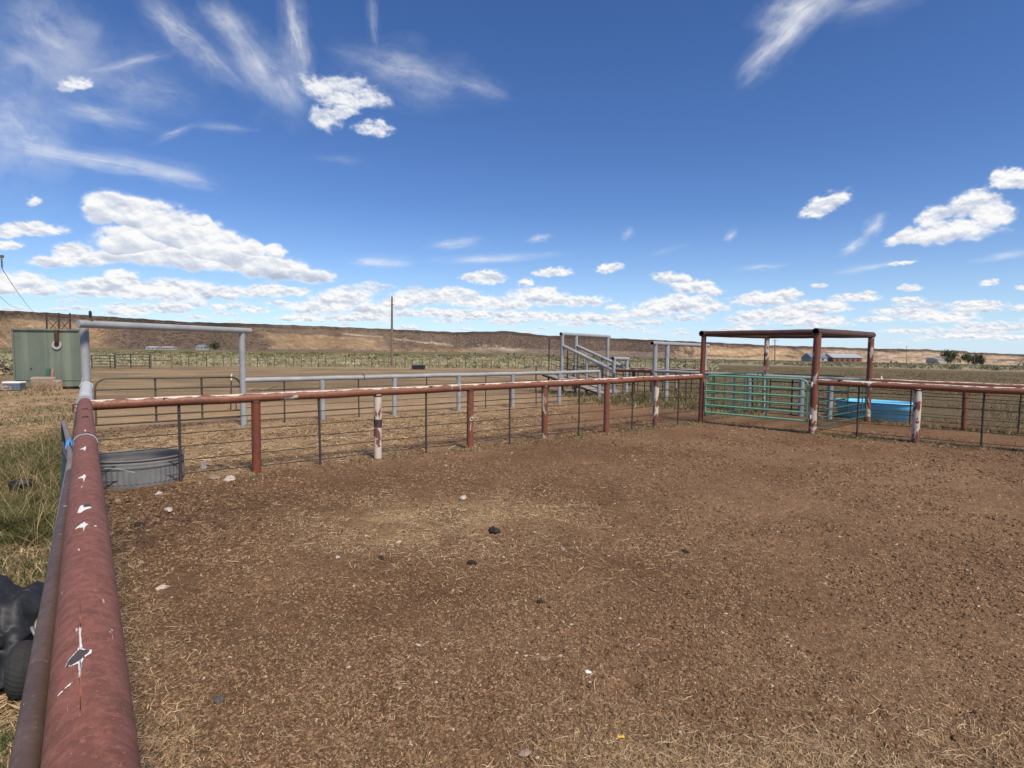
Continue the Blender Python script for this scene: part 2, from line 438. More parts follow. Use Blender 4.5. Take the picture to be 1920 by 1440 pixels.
# ------------------------------------------------------------------ GROUND
def ground_tone(x, y):
    d = np.hypot(x, y); az = np.degrees(np.arctan2(x, y))
    n1 = fbm(x * 0.35, y * 0.35, 4, 11); n2 = fbm(x * 1.6, y * 1.6, 4, 12); n3 = fbm(x / 25, y / 12, 4, 13)
    def col(c): return np.array(c)[None, :]
    def mix(a, b, t): return a + (b - a) * np.clip(t, 0, 1)[:, None]
    dirt = mix(col((0.150, 0.083, 0.045)), col((0.262, 0.158, 0.090)), 0.5 + 0.8 * fbm(x * .13, y * .13, 2, 16) + .5 * fbm(x * .45, y * .45, 3, 17) + 0.9 * n1 + 0.5 * n2)
    # damp, trodden soil towards the left fence and tank
    damp = np.exp(-((x + 4.6) ** 2 + (y - 6.6) ** 2) / 1.6) + 0.55 * np.exp(-(side_left(x, y) / 0.9) ** 2)
    dirt = mix(dirt, col((0.095, 0.058, 0.038)), damp * (0.7 + n2))
    straw = np.zeros_like(x)
    sl, srd, sq = side_left(x, y), side_red(x, y), side_right(x, y)
    # rear pen: straw on the left, soil on the right
    rear = sstep(0.15, -0.25, srd + 0.15 * n2)
    rl = sstep(1.5, -5.0, x - 0.35 * (y - 12) + 2.2 * n1)
    straw = np.maximum(straw, rear * rl * 0.95)
    # hay field left of the fence
    fld = sstep(0.1, -0.2, sl + 0.1 * n2)
    straw = np.maximum(straw, fld * 0.9)
    # straw patch in the pen
    straw = np.maximum(straw, 0.55 * np.exp(-(((x + 0.75) / 1.3) ** 2 + ((y - 6.6) / 0.9) ** 2)) * (1 + n2))
    straw = np.maximum(straw, 0.5 * np.exp(-(((x - 1.0) / 1.3) ** 2 + ((y - 2.25) / 0.45) ** 2)) * (1 + n2))
    strawc = mix(col((0.27, 0.175, 0.082)), col((0.52, 0.36, 0.19)), 0.5 + 0.8 * n2 + 0.4 * n1)
    t = mix(dirt, strawc, straw * (0.75 + 0.7 * n2))
    # green growth in the hay field
    g = fld * sstep(-0.16, 0.16, fbm(x * 0.55, y * 0.33, 3, 21) + 0.2 * fbm(x * 3, y * 2, 3, 22) + 0.35 * np.exp(-((x + 5.2) ** 2 + (y - 4.9) ** 2) / 2.5) - 0.02) * sstep(38, 26, d)
    t = mix(t, col((0.105, 0.105, 0.048)), g * 0.85)
    # dry bare yard beyond the rear pen
    back = sstep(20, 27, y - 0.55 * x + 2 * n1) * np.maximum(sstep(27, 36, d + 3 * n1), 1 - fld) * (1 - sstep(6, 12, x - 0.25 * y + 2))
    n4 = fbm(x / 5, y / 2.2, 4, 14)
    yard = mix(col((0.140, 0.095, 0.058)), col((0.30, 0.222, 0.132)), 0.5 + 1.0 * n3 + 0.5 * n1 + 1.3 * n4)
    yard = mix(yard, col((0.13, 0.115, 0.06)), sstep(.05, .3, fbm(x / 9, y / 4, 3, 15)) * .7)
    t = mix(t, yard, back); straw = straw * (1 - 0.6 * back)
    # olive pasture to the right, beyond the alley
    dc = (x - D[0]) * 0.68 + (y - D[1]) * 0.73
    past = sstep(0.5, 2.5, dc + n1) * sstep(-2, 4, x - 0.22 * y)
    pc = mix(col((0.098, 0.077, 0.041)), col((0.142, 0.110, 0.060)), 0.5 + 1.2 * n3 + 0.4 * n2)
    pc = mix(pc, col((0.155, 0.105, 0.07)), sstep(0.05, 0.3, fbm(x * 0.3, y * 0.15, 3, 25)) * sstep(34, 20, d))
    t = mix(t, pc, past); straw = straw * (1 - past)
    # distance bands
    sagec = mix(col((0.20, 0.18, 0.105)), col((0.33, 0.295, 0.19)), 0.5 + n3 + 0.6 * n1)
    lft = sstep(16, 8, az)
    far1 = sstep(54, 60, y + 1.5 * n1) * lft + sstep(95, 120, d) * (1 - lft)
    t = mix(t, sagec, far1)
    grn = mix(col((0.10, 0.105, 0.04)), col((0.20, 0.175, 0.085)), 0.5 + 1.3 * n3)
    far2 = sstep(150, 200, d * (1 + .15 * n3)) * lft + sstep(210, 260, d) * (1 - lft)
    t = mix(t, grn, far2)
    far3 = sstep(420, 520, d)
    drab = mix(col((0.115, 0.10, 0.07)), col((0.165, 0.14, 0.10)), 0.5 + n3)
    cream = mix(col((0.36, 0.305, 0.20)), col((0.44, 0.37, 0.25)), 0.5 + n3)
    cr_ = sstep(12, 22, az) * far3
    t = mix(t, drab, far3 * (1 - cr_)); t = mix(t, cream, cr_)
    straw = straw * (1 - far1)
    # wet green fringe along the foot of the right fence
    fr = np.exp(-(sq / 0.35) ** 2) * sstep(B[0] - 0.8, B[0], x) + 0.6 * np.exp(-(srd / 0.3) ** 2) * sstep(-1, 3, x)
    t = mix(t, col((0.09, 0.088, 0.045)), fr * (0.5 + n2))
    return np.clip(t, 0.005, 1), np.clip(straw, 0, 1)

r1 = 0.3 * np.exp(np.concatenate([np.arange(0, math.log(1.2 / .3), .02), np.arange(math.log(1.2 / .3), math.log(11 / .3), 0.0042), np.arange(math.log(11 / .3), math.log(60 / .3), 0.0085)]))
r2 = r1[-1] * np.exp(np.arange(0.03, math.log(9500 / 60), 0.03))
R = np.concatenate([[0.004, 0.08, 0.18], r1, r2])
azs = np.radians(np.concatenate([np.arange(-56, 56.01, 0.15), np.arange(59, 304, 3.5)]))
nr, nc = len(R), len(azs)
gx = (R[:, None] * np.sin(azs)[None, :]).ravel(); gy = (R[:, None] * np.cos(azs)[None, :]).ravel()
gz = macro(gx, gy) + micro(gx, gy)
# dung heaps and kicked-up soil beside the tank
gz += 0.05 * np.exp(-((gx + 4.7) ** 2 + (gy - 7.0) ** 2) / 0.35) * (0.6 + 1.3 * fbm(gx * 5, gy * 5, 3, 31))
i, j = np.meshgrid(np.arange(nr - 1), np.arange(nc), indexing='ij')
jj = (j + 1) % nc
faces = np.stack([i * nc + j, (i + 1) * nc + j, (i + 1) * nc + jj, i * nc + jj], -1).reshape(-1, 4)
cen = np.array([[0, 0, 0.0]])
verts = np.concatenate([np.stack([gx, gy, gz], 1)])
tone, strawm = ground_tone(gx, gy)
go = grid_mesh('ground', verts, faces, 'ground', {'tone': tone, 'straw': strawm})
tag(go, 'brown trodden pen soil running out to dry pasture and sage flats', kind='structure')

# ------------------------------------------------------------------ scatter: straw, crumbs, grass, sage
def fan(n, r0, r1_, a0=-50, a1=50, power=1.0):
    u = rng.random(n) ** power
    r = r0 * (r1_ / r0) ** u; a = np.radians(a0 + (a1 - a0) * rng.random(n))
    return r * np.sin(a), r * np.cos(a)

def gz_at(x, y):
    z = macro(x, y) + micro(x, y)
    return z + 0.05 * np.exp(-((x + 4.7) ** 2 + (y - 7.0) ** 2) / 0.35) * (0.6 + 1.3 * fbm(x * 5, y * 5, 3, 31))

def ribbons(x, y, length, width, lift, curl, colr, seg=4, upright=None):
    n = len(x); th = rng.random(n) * 2 * np.pi
    k = seg + 1
    t = np.linspace(-0.5, 0.5, k)
    cv = (rng.random(n) - 0.5) * curl
    ang = th[:, None] + cv[:, None] * t[None, :] * 2 + (rng.random((n, 1)) - .5) * curl * (t[None, :] ** 2) * 3
    st = length[:, None] / seg
    px = np.cumsum(np.cos(ang) * st, 1); py = np.cumsum(np.sin(ang) * st, 1)
    px = px - px.mean(1, keepdims=True) + x[:, None]; py = py - py.mean(1, keepdims=True) + y[:, None]
    pz = gz_at(px.ravel(), py.ravel()).reshape(n, k) + 0.002 + lift[:, None] * (0.25 + rng.random((n, 1)) * (0.5 + t[None, :]) * 1.5)
    nx, ny = -np.sin(ang), np.cos(ang)
    w = width[:, None] / 2 * (1 - 0.4 * np.abs(t[None, :]) * 2)
    tilt = (rng.random((n, 1)) - 0.5) * 1.2
    a = np.stack([px + nx * w, py + ny * w, pz + w * tilt], -1); b = np.stack([px - nx * w, py - ny * w, pz - w * tilt], -1)
    v = np.concatenate([a, b], 1)          # n, 2k, 3
    base = (np.arange(n) * 2 * k)[:, None, None]
    q = np.arange(seg)
    f = np.stack([q, q + 1, k + q + 1, k + q], -1)[None] + base
    c = np.repeat(colr[:, None, :], 2 * k, 1)
    return v.reshape(-1, 3), f.reshape(-1, 4), c.reshape(-1, 3)

def joinmesh(parts):
    vs, fs, cs = [], [], []; o = 0
    for v, f, c in parts:
        vs.append(v); fs.append(f + o); cs.append(c); o += len(v)
    return np.concatenate(vs), np.concatenate(fs), np.concatenate(cs)

def strawcol(n, dark=0.0):
    t = rng.random(n)[:, None]
    c = np.array([[0.30, 0.20, 0.105]]) * (1 - t) + np.array([[0.66, 0.49, 0.30]]) * t
    return c * (1 - dark * rng.random(n)[:, None])

parts = []
# fine chaff all over the pen
x, y = fan(190000, 2.3, 17, power=0.85); keep = (side_left(x, y) > 0.1) & (side_red(x, y) > 0) & (fbm(x * 0.9, y * 0.9, 3, 41) + 0.25 * rng.standard_normal(len(x)) > -0.04)
x, y = x[keep], y[keep]; r = np.hypot(x, y); n = len(x)
parts.append(ribbons(x, y, (0.006 + 0.022 * rng.random(n) ** 2) * (1 + r * 0.07), (0.0014 + 0.002 * rng.random(n)) * (1 + r * 0.14), 0.002 + 0.004 * rng.random(n), 1.0, strawcol(n, 0.6), 2))
# long stems, thick in the foreground
x, y = fan(12000, 2.4, 9, power=1.3); nn = fbm(x * 1.3, y * 1.3, 3, 42)
dens = 0.16 + 0.0 * np.exp(-(((x - 1.1) / 1.2) ** 2 + ((y - 1.95) / 0.42) ** 2)) + 0.6 * np.exp(-(((x + 0.45) / .35) ** 2 + ((y - 1.75) / 0.7) ** 2)) + 0.12 * np.exp(-((y - 2.4) / .7) ** 2)
keep = (side_left(x, y) > 0.15) & (rng.random(len(x)) < dens * (0.6 + 1.4 * nn)) & (side_red(x, y) > 0)
x, y = x[keep], y[keep]; n = len(x)
parts.append(ribbons(x, y, 0.03 + 0.11 * rng.random(n) ** 2.2, 0.0016 + 0.0022 * rng.random(n), 0.003 + 0.008 * rng.random(n), 0.7, strawcol(n, 0.15), 6))
# mats of stems surveyed from the foreground
for cx_, cy_, sx_, sy_, n in ((1320, 1435, 170, 42, 2300), (1150, 1440, 110, 50, 700), (1720, 1425, 180, 45, 1400), (1560, 1340, 200, 50, 420), (1000, 1330, 220, 60, 200), (320, 1340, 34, 80, 560), (285, 1180, 20, 60, 260), (600, 1380, 180, 50, 90)):
    qx = cx_ + sx_ * rng.standard_normal(n); qy = np.minimum(1700, cy_ + sy_ * rng.standard_normal(n))
    pp = np.array([gnd(a, b) for a, b in zip(qx, qy)]); x, y = pp[:, 0], pp[:, 1]; k_ = (side_left(x, y) > .12) & (fbm(x * 2.2, y * 2.2, 3, 49) > -.18); x, y = x[k_], y[k_]; n = len(x)
    parts.append(ribbons(x, y, 0.02 + 0.13 * rng.random(n) ** 2.2, 0.0016 + 0.0028 * rng.random(n) ** 1.5, 0.002 + 0.010 * rng.random(n), 0.6, strawcol(n, 0.45), 6))
# straw patch in mid pen
n = 9000; x = -0.75 + 1.25 * rng.standard_normal(n); y = 6.5 + 0.75 * rng.standard_normal(n)
keep = (side_left(x, y) > 0.3) & (side_red(x, y) > 0.2) & (fbm(x * 1.5, y * 1.5, 3, 43) > -0.1); x, y = x[keep], y[keep]; n = len(x)
parts.append(ribbons(x, y, 0.03 + 0.09 * rng.random(n), 0.004 + 0.003 * rng.random(n), 0.003 + 0.008 * rng.random(n), 1.0, strawcol(n, 0.4), 4))
# foot of the left fence and around the tank
n = 2600; t = -1 + 9 * rng.random(n); o = 0.08 + 0.15 * np.abs(rng.standard_normal(n))
x = L0[0] + dL[0] * t + dL[1] * o; y = L0[1] + dL[1] * t - dL[0] * o
parts.append(ribbons(x, y, 0.04 + 0.11 * rng.random(n), 0.0016 + 0.0024 * rng.random(n), 0.005 + 0.02 * rng.random(n), 0.8, strawcol(n, 0.6), 5))
# rear pen straw mat
n = 26000; u = rng.random(n); w = rng.random(n)
x = -9.5 + 11.5 * u; y = 0 * x; y = CORNER[1] + (x - CORNER[0]) * dR[1] / dR[0] + 0.1 + 7.5 * w
keep = (x - 0.35 * (y - 12) + 2.2 * fbm(x * .35, y * .35, 4, 11) + 1.6 * rng.standard_normal(n) < -1.0) & (side_left(x, y) > 0) & (fbm(x * 1.1, y * 1.1, 3, 47) + 0.15 * rng.standard_normal(n) > -0.06); x, y = x[keep], y[keep]; n = len(x)
parts.append(ribbons(x, y, 0.08 + 0.20 * rng.random(n), 0.008 + 0.007 * rng.random(n), 0.01 + 0.035 * rng.random(n), 1.3, strawcol(n, 0.5), 4))
# hay stubble left of the fence
n = 60000; x, y = fan(n, 1.6, 26, -62, -22, 1.0)
keep = (side_left(x, y) < -0.12) & (fbm(x * 0.55, y * 0.33, 3, 21) + 0.2 * fbm(x * 3, y * 2, 3, 22) + .1 * rng.standard_normal(n) < 0.10); x, y = x[keep], y[keep]; r = np.hypot(x, y); n = len(x)
parts.append(ribbons(x, y, (0.05 + 0.13 * rng.random(n)) * (1 + r * .05), (0.003 + 0.002 * rng.random(n)) * (1 + r * 0.12), 0.006 + 0.03 * rng.random(n), 1.2, strawcol(n, 0.45), 4))
v, f, c = joinmesh(parts)
tag(grid_mesh('straw', v, f, 'straw', {'tone': c}, True), 'loose pale straw and chaff scattered over the pen soil and hay stubble', 'straw', kind='stuff')

# crumbs of soil: squashed octahedra
def crumbs(x, y, s):
    n = len(x); z = gz_at(x, y)
    base = np.array([[1, 0, 0], [-1, 0, 0], [0, 1, 0], [0, -1, 0], [0, 0, 0.8], [0, 0, -0.5]], float)
    v = base[None] * (0.7 + 0.6 * rng.random((n, 6, 1))) * s[:, None, None]
    th = rng.random(n) * 6.28; ca, sa = np.cos(th)[:, None], np.sin(th)[:, None]
    X = v[:, :, 0] * ca - v[:, :, 1] * sa * 0.7; Y = v[:, :, 0] * sa + v[:, :, 1] * ca * 0.7
    P = np.stack([X + x[:, None], Y + y[:, None], v[:, :, 2] * 0.8 + (z + s * 0.12)[:, None]], -1)
    fa = np.array([[0, 2, 4], [2, 1, 4], [1, 3, 4], [3, 0, 4], [2, 0, 5], [1, 2, 5], [3, 1, 5], [0, 3, 5]])
    Fc = fa[None] + (np.arange(n) * 6)[:, None, None]
    t = rng.random(n)[:, None]
    col = np.array([[0.092, 0.053, 0.031]]) * (1 - t) + np.array([[0.270, 0.170, 0.102]]) * t
    pale = rng.random(n) < 0.010
    col[pale] = np.array([0.40, 0.32, 0.25])
    return P.reshape(-1, 3), Fc.reshape(-1, 3), np.repeat(col, 6, 0)
x, y = fan(300000, 2.3, 17, power=0.85); r = np.hypot(x, y)
keep = (side_left(x, y) > 0.08) & (fbm(x * 1.2, y * 1.2, 3, 44) + .9 * fbm(x * .45, y * .45, 2, 46) + 0.22 * rng.standard_normal(len(x)) > 0.04 - .25 * sstep(6, 2.5, r)); x, y, r = x[keep], y[keep], r[keep]
p1 = crumbs(x, y, (0.0030 + 0.013 * rng.random(len(x)) ** 3.2) * (0.75 + r * 0.13))
n = 2500; x = -4.6 + 0.9 * rng.standard_normal(n); y = 6.6 + 0.7 * rng.standard_normal(n); k_ = (side_left(x, y) > 0.1) & (side_red(x, y) > -0.1); x, y = x[k_], y[k_]
p2 = crumbs(x, y, 0.010 + 0.03 * rng.random(len(x)) ** 3); p2 = (p2[0], p2[1], p2[2] * 0.6)
x, y = fan(14000, 2.3, 16, power=.9); k_ = (side_left(x, y) > .1) & (fbm(x * .9, y * .9, 3, 48) + .15 * rng.standard_normal(len(x)) > .16); x, y = x[k_], y[k_]; r = np.hypot(x, y)
p3 = crumbs(x, y, (0.007 + 0.017 * rng.random(len(x)) ** 2.5) * (.8 + .05 * r)); p3 = (p3[0], p3[1], p3[2] * 1.0)
v, f, c = joinmesh([p1, p2, p3])
tag(grid_mesh('soil_crumbs', v, f, 'crumb', {'tone': c}, False), 'brown soil crumbs and small clods covering the trodden pen', 'soil', kind='stuff')

def blades(x, y, h, w, lean, colr, seg=3):
    n = len(x); z = gz_at(x, y) - 0.01
    th = rng.random(n) * 6.283; k = seg + 1; t = np.linspace(0, 1, k)
    ld = rng.random(n) * 6.283
    L = lean[:, None] * h[:, None] * t[None] ** 1.8
    X = x[:, None] + np.cos(ld)[:, None] * L; Y = y[:, None] + np.sin(ld)[:, None] * L
    Z = z[:, None] + h[:, None] * (t[None] - 0.25 * lean[:, None] * t[None] ** 2)
    ww = w[:, None] / 2 * (1 - t[None] * 0.85)
    a = np.stack([X + np.cos(th)[:, None] * ww, Y + np.sin(th)[:, None] * ww, Z], -1)
    b = np.stack([X - np.cos(th)[:, None] * ww, Y - np.sin(th)[:, None] * ww, Z], -1)
    v = np.concatenate([a, b], 1); q = np.arange(seg)
    f = np.stack([q, q + 1, k + q + 1, k + q], -1)[None] + (np.arange(n) * 2 * k)[:, None, None]
    return v.reshape(-1, 3), f.reshape(-1, 4), np.repeat(colr, 2 * k, 0)

def grasscol(n, dry=0.25):
    t = rng.random(n)[:, None]
    c = np.array([[0.040, 0.058, 0.020]]) * (1 - t) + np.array([[0.125, 0.140, 0.052]]) * t
    d = rng.random(n) < dry
    c[d] = strawcol(int(d.sum()), 0.4)
    return c
parts = []
# tall weeds outside the left fence
n = 30000; cen_ = [(62, 878, 48, 30), (95, 900, 30, 30), (50, 965, 60, 32), (20, 880, 40, 30), (100, 950, 24, 30), (28, 1000, 36, 12), (-30, 930, 50, 50), (100, 850, 22, 22)]
pick = rng.integers(0, len(cen_), n); cc = np.array(cen_)[pick]
qx = cc[:, 0] + cc[:, 2] * .95 * rng.standard_normal(n); qy = cc[:, 1] + cc[:, 3] * .95 * rng.standard_normal(n)
pp = np.array([gnd(a, max(b, 760)) for a, b in zip(qx, qy)]); x, y = pp[:, 0], pp[:, 1]
k_ = side_left(x, y) < -0.16; x, y = x[k_], y[k_]; n = len(x)
cl = 0.5 + fbm(x * 2.2, y * 2.2, 3, 51)
parts.append(blades(x, y, (0.12 + 0.32 * rng.random(n)) * np.clip(cl, .3, 1.3), 0.005 + 0.005 * rng.random(n), 0.4 + 0.9 * rng.random(n), grasscol(n, 0.13) * np.where(fbm(x * 3, y * 3, 2, 58) > .1, .75, 1.0)[:, None] + np.array([[.014, .006, .002]])))
n = 500; qx = 60 + 60 * rng.standard_normal(n); qy = np.maximum(790, 920 + 60 * rng.standard_normal(n)); pp = np.array([gnd(a, b) for a, b in zip(qx, qy)]); x, y = pp[:, 0], pp[:, 1]; k_ = side_left(x, y) < -.2; x, y = x[k_], y[k_]; n = len(x)
parts.append(blades(x, y, .25 + .35 * rng.random(n), .004 + .003 * rng.random(n), .2 + .8 * rng.random(n), strawcol(n, .5)))
# patchy grass through the hay field
n = 110000; x, y = fan(n, 2.5, 34, -62, -20); g = fbm(x * 0.55, y * 0.33, 3, 21) + 0.12 * rng.standard_normal(n)
k_ = (side_left(x, y) < -0.15) & (g > -0.02); x, y = x[k_], y[k_]; n = len(x); r = np.hypot(x, y)
parts.append(blades(x, y, (0.03 + 0.10 * rng.random(n)), (0.005 + 0.003 * rng.random(n)) * (1 + r * .12), 0.3 + 0.9 * rng.random(n), grasscol(n, 0.18)))
# fringe along the foot of the fences
def along(p, q, n, sd):
    t = rng.random(n); o = sd * rng.standard_normal(n)
    dx, dy = q[0] - p[0], q[1] - p[1]; l = math.hypot(dx, dy)
    return p[0] + dx * t - dy / l * o, p[1] + dy * t + dx / l * o
QE = (B[0] + dQ[0] * 6, B[1] + dQ[1] * 6); CE = (Cc[0] + .73 * 6, Cc[1] - .68 * 6)
for p, q, n, sd, hh in ((B, QE, 5000, 0.22, 0.05), ((0.5, 12.2), A, 2500, 0.16, 0.05), (A, B, 500, 0.1, 0.03), (Cc, CE, 4000, 0.3, 0.09), ((-3, 9.7), (0.5, 12.2), 1000, 0.1, 0.05), ((3, 22.3), (8.4, 18.4), 7000, 0.8, 0.26), ((4.5, 24), (8, 23), 5000, 1.2, 0.3), ((1.5, 25), (4.5, 23), 2500, 0.5, 0.2)):
    x, y = along(p, q, n, sd); k_ = fbm(x * 1.4, y * 1.4, 2, 55) > -0.12; x, y = x[k_], y[k_]; n = len(x)
    parts.append(blades(x, y, hh * (0.4 + rng.random(n)), 0.010 + 0.008 * rng.random(n), 0.4 + 0.8 * rng.random(n), grasscol(n, 0.35)))
# weeds at the feet of some posts
for mx_, my_ in [MOUNDS[k] for k in (0, 2, 3, 4, 5, 6, 7, 11, 12)]:
    n = 160; x = mx_ + .10 * rng.standard_normal(n); y = my_ + .08 * rng.standard_normal(n)
    parts.append(blades(x, y, 0.03 + 0.08 * rng.random(n), 0.006 + 0.004 * rng.random(n), 0.4 + 0.9 * rng.random(n), grasscol(n, 0.55)))
# rough pasture right
n = 60000; x, y = fan(n, 14, 80, 14, 52); dc = (x - D[0]) * 0.68 + (y - D[1]) * 0.73
k_ = (dc > 1.2) & (fbm(x * 0.35, y * 0.2, 3, 57) + .1 * rng.standard_normal(n) > -0.05); x, y = x[k_], y[k_]; n = len(x); r = np.hypot(x, y)
c = grasscol(n, 0.35) * 0.72 + np.array([[0.022, 0.010, 0.002]])
parts.append(blades(x, y, 0.05 + 0.10 * rng.random(n), 0.006 * (1 + r * .08), 0.3 + 0.8 * rng.random(n), c))
v, f, c = joinmesh(parts)
tag(grid_mesh('grass', v, f, 'grass', {'tone': c}, True), 'green and dry grass growing outside the fences and along their feet', 'grass', kind='stuff')

# sagebrush flat behind the yard: clumps of small leaf faces
def bushes(x, y, h, wd, colr, leaves=46):
    n = len(x); z = gz_at(x, y)
    u = rng.standard_normal((n, leaves, 3)); u /= np.linalg.norm(u, axis=2, keepdims=True)
    u *= (0.45 + 0.55 * rng.random((n, leaves, 1)))
    lob = 1 + 0.35 * np.sin(3 * np.arctan2(u[..., 1], u[..., 0]) + rng.random((n, 1)) * 6.28)
    P = np.stack([x[:, None] + u[..., 0] * wd[:, None] * lob, y[:, None] + u[..., 1] * wd[:, None] * lob, z[:, None] + (0.5 + 0.5 * u[..., 2]) * h[:, None]], -1)
    s = 0.16 * h[:, None, None, None] * (0.6 + rng.random((n, leaves, 1, 1)))
    off = rng.standard_normal((n, leaves, 3, 3)) * s
    off[..., 2] *= 0.9
    v = (P[:, :, None, :] + off).reshape(-1, 3)
    f = np.arange(n * leaves * 3).reshape(-1, 3)
    lc = colr[:, None, :] * (0.6 + 0.8 * rng.random((n, leaves, 1)))
    return v, f, np.repeat(lc.reshape(-1, 3), 3, 0)
def sagecol(n):
    t = rng.random(n)[:, None]
    return np.array([[0.17, 0.16, 0.09]]) * (1 - t) + np.array([[0.46, 0.42, 0.27]]) * t
parts = []
n = 5200; yy = 59.0 * np.exp(rng.random(n) ** 1.3 * math.log(170 / 59.5)); aa = np.radians(-46 + 66 * rng.random(n)); xx = yy * np.tan(aa)
k_ = fbm(xx / 9, yy / 9, 3, 61) > -0.32; xx, yy = xx[k_], yy[k_]; n = len(xx)
h = 0.16 + 0.30 * rng.random(n) ** 1.5
c = sagecol(n); gb = rng.random(n) < 0.16; c[gb] = np.array([0.085, 0.10, 0.045])
parts.append(bushes(xx, yy, h, h * (1.0 + 0.9 * rng.random(n)), c, 44))
n = 1500; dd = 110 * np.exp(rng.random(n) * math.log(330 / 110)); aa = np.radians(8 + 42 * rng.random(n)); xx = dd * np.sin(aa); yy = dd * np.cos(aa)
h = 0.25 + 0.4 * rng.random(n); c = sagecol(n) * 0.6
parts.append(bushes(xx, yy, h, h * (0.8 + 0.6 * rng.random(n)), c, 30))
n = 520; yy = 105 + 170 * rng.random(n); aa = np.radians(-46 + 62 * rng.random(n)); xx = yy * np.tan(aa)
h = 0.3 + 0.5 * rng.random(n); c = grasscol(n, 0.3) * 1.0 + np.array([[.02, .008, 0]]); parts.append(bushes(xx, yy, h, h * (2.0 + 2.0 * rng.random(n)), c, 50))
n = 30000; yy = 58.3 * np.exp(rng.random(n) ** 1.6 * math.log(95 / 58.3)); aa = np.radians(-46 + 66 * rng.random(n)); xx = yy * np.tan(aa)
k_ = fbm(xx / 5, yy / 5, 3, 63) > -0.22; xx, yy = xx[k_], yy[k_]; n = len(xx)
tt = rng.random(n)[:, None]; bc = np.array([[0.26, 0.235, 0.13]]) * (1 - tt) + np.array([[0.52, 0.46, 0.30]]) * tt
bv, bf, bcol = blades(xx, yy, 0.25 + 0.45 * rng.random(n), 0.03 + .03 * rng.random(n), 0.4 + 0.8 * rng.random(n), bc, 2)
bf = np.concatenate([bf[:, [0, 1, 2]], bf[:, [0, 2, 3]]]); parts.append((bv, bf, bcol))
n = 260; yy = 24 + 34 * rng.random(n); aa = np.radians(-52 + 13 * rng.random(n)); xx = yy * np.tan(aa)
h = 0.3 + 0.5 * rng.random(n); k_ = yy > 36; parts.append(bushes(xx[k_], yy[k_], h[k_], h[k_], sagecol(int(k_.sum())) * .6, 70))
v, f, c = joinmesh(parts)
tag(grid_mesh('sagebrush', v, f, 'sage', {'tone': c}, False), 'pale grey green sagebrush flat between the yard fence and the mesa', 'sagebrush', kind='stuff')

# ------------------------------------------------------------------ MESA
topx = [-600, 0, 80, 160, 230, 280, 345, 460, 620, 760, 850, 900, 950, 985, 1010, 1060, 1150, 1230, 1316, 1400, 1440, 1520, 1640, 1740, 1752, 1812, 1816, 1880, 1920, 2500]
topy = [560, 581, 585, 590, 595, 598, 603, 606, 612, 618, 622.5, 621.5, 620.5, 624, 628, 630, 634, 637.5, 641, 645, 647.5, 649.5, 653.5, 655, 656.5, 658, 660.5, 663, 665, 676]
dbx = [-600, 0, 300, 700, 960, 1300, 1600, 1920, 2500]
dby = [620, 760, 900, 1100, 1300, 1700, 2300, 3000, 4200]
pxs = np.arange(-600, 2500, 2.0)
ss = np.concatenate([np.linspace(0, 0.80, 34), np.linspace(0.815, 0.92, 12), np.linspace(0.95, 1.05, 5), [1.3, 2.0, 3.5]])
rows, toneL, rockL = [], [], []
for px in pxs:
    r0 = ray(px, 655); hl = math.hypot(r0[0], r0[1]); dx, dy = r0[0] / hl, r0[1] / hl
    Db = float(np.interp(px, dbx, dby))
    Db *= 1 + 0.035 * math.sin(px / 71.0) + 0.02 * math.sin(px / 23.0 + 1)
    bx, by = dx * Db, dy * Db; zb = float(macro(np.array(bx), np.array(by))) - 1.5
    yt = float(np.interp(px, topx, topy)) + 0.35 * math.sin(px / 9.0) + 0.25 * math.sin(px / 4.1 + 2)
    # top height at the rim distance
    hgt = 80.0
    for _ in range(4):
        run = 2.3 * hgt; Dt = Db + run * 0.95
        zt = at(px, yt, dy * Dt)[2]; hgt = max(12, zt - zb)
    rows.append((px, dx, dy, Db, run, zb, hgt))
rows = np.array(rows)
PX = rows[:, 0][:, None]; S = ss[None, :]
dist = rows[:, 3][:, None] + rows[:, 4][:, None] * S
zf = np.where(S < 0.80, 0.80 * (S / 0.80) ** 1.25, np.where(S < 0.92, 0.80 + 0.19 * sstep(0.80, 0.92, S) , 0.99 + 0.01 * np.clip((S - .92) / .1, 0, 1)))
X = rows[:, 1][:, None] * dist; Y = rows[:, 2][:, None] * dist
arc = np.cumsum(np.concatenate([[0], np.hypot(np.diff(rows[:, 1] * rows[:, 3]), np.diff(rows[:, 2] * rows[:, 3]))]))[:, None]
hh = rows[:, 6][:, None]
gul = fbm(arc / 34 + S * 2.0, S * 2.2 + 0 * arc, 4, 71)
win = np.sin(np.pi * np.clip(S / 0.86, 0, 1))
rn = 4 * np.exp(-((S - 0.86) / 0.10) ** 2) * np.abs(perlin(arc / 14 + 0 * S, S * 14, 72)) * (hh / 60)
Z = rows[:, 5][:, None] + hh * zf + win * hh * 0.09 * gul - rn * win
off = 10 * win * gul
X = X + rows[:, 1][:, None] * off; Y = Y + rows[:, 2][:, None] * off
def blob(px0, px1, e=30): return sstep(px0 - e, px0 + e, PX + 60 * gul) * (1 - sstep(px1 - e, px1 + e, PX + 60 * gul))
nn = fbm(arc / 60 + 0 * S, S * 5 + 0 * arc, 4, 73)
brown = np.array([0.31, 0.225, 0.165]); darkb = np.array([0.20, 0.155, 0.122]); sunlit_grass = np.array([0.50, 0.355, 0.22]); mauve = np.array([0.50, 0.375, 0.275]); pale = np.array([0.62, 0.50, 0.36])  # grass and soil tones, with sun and cloud shade painted in
def mix3(a, b, t): return a + (b - a) * np.clip(t, 0, 1)[..., None]
T = np.broadcast_to(brown, Z.shape + (3,)).copy()
T = mix3(T, darkb, 0.5 + 1.0 * nn)
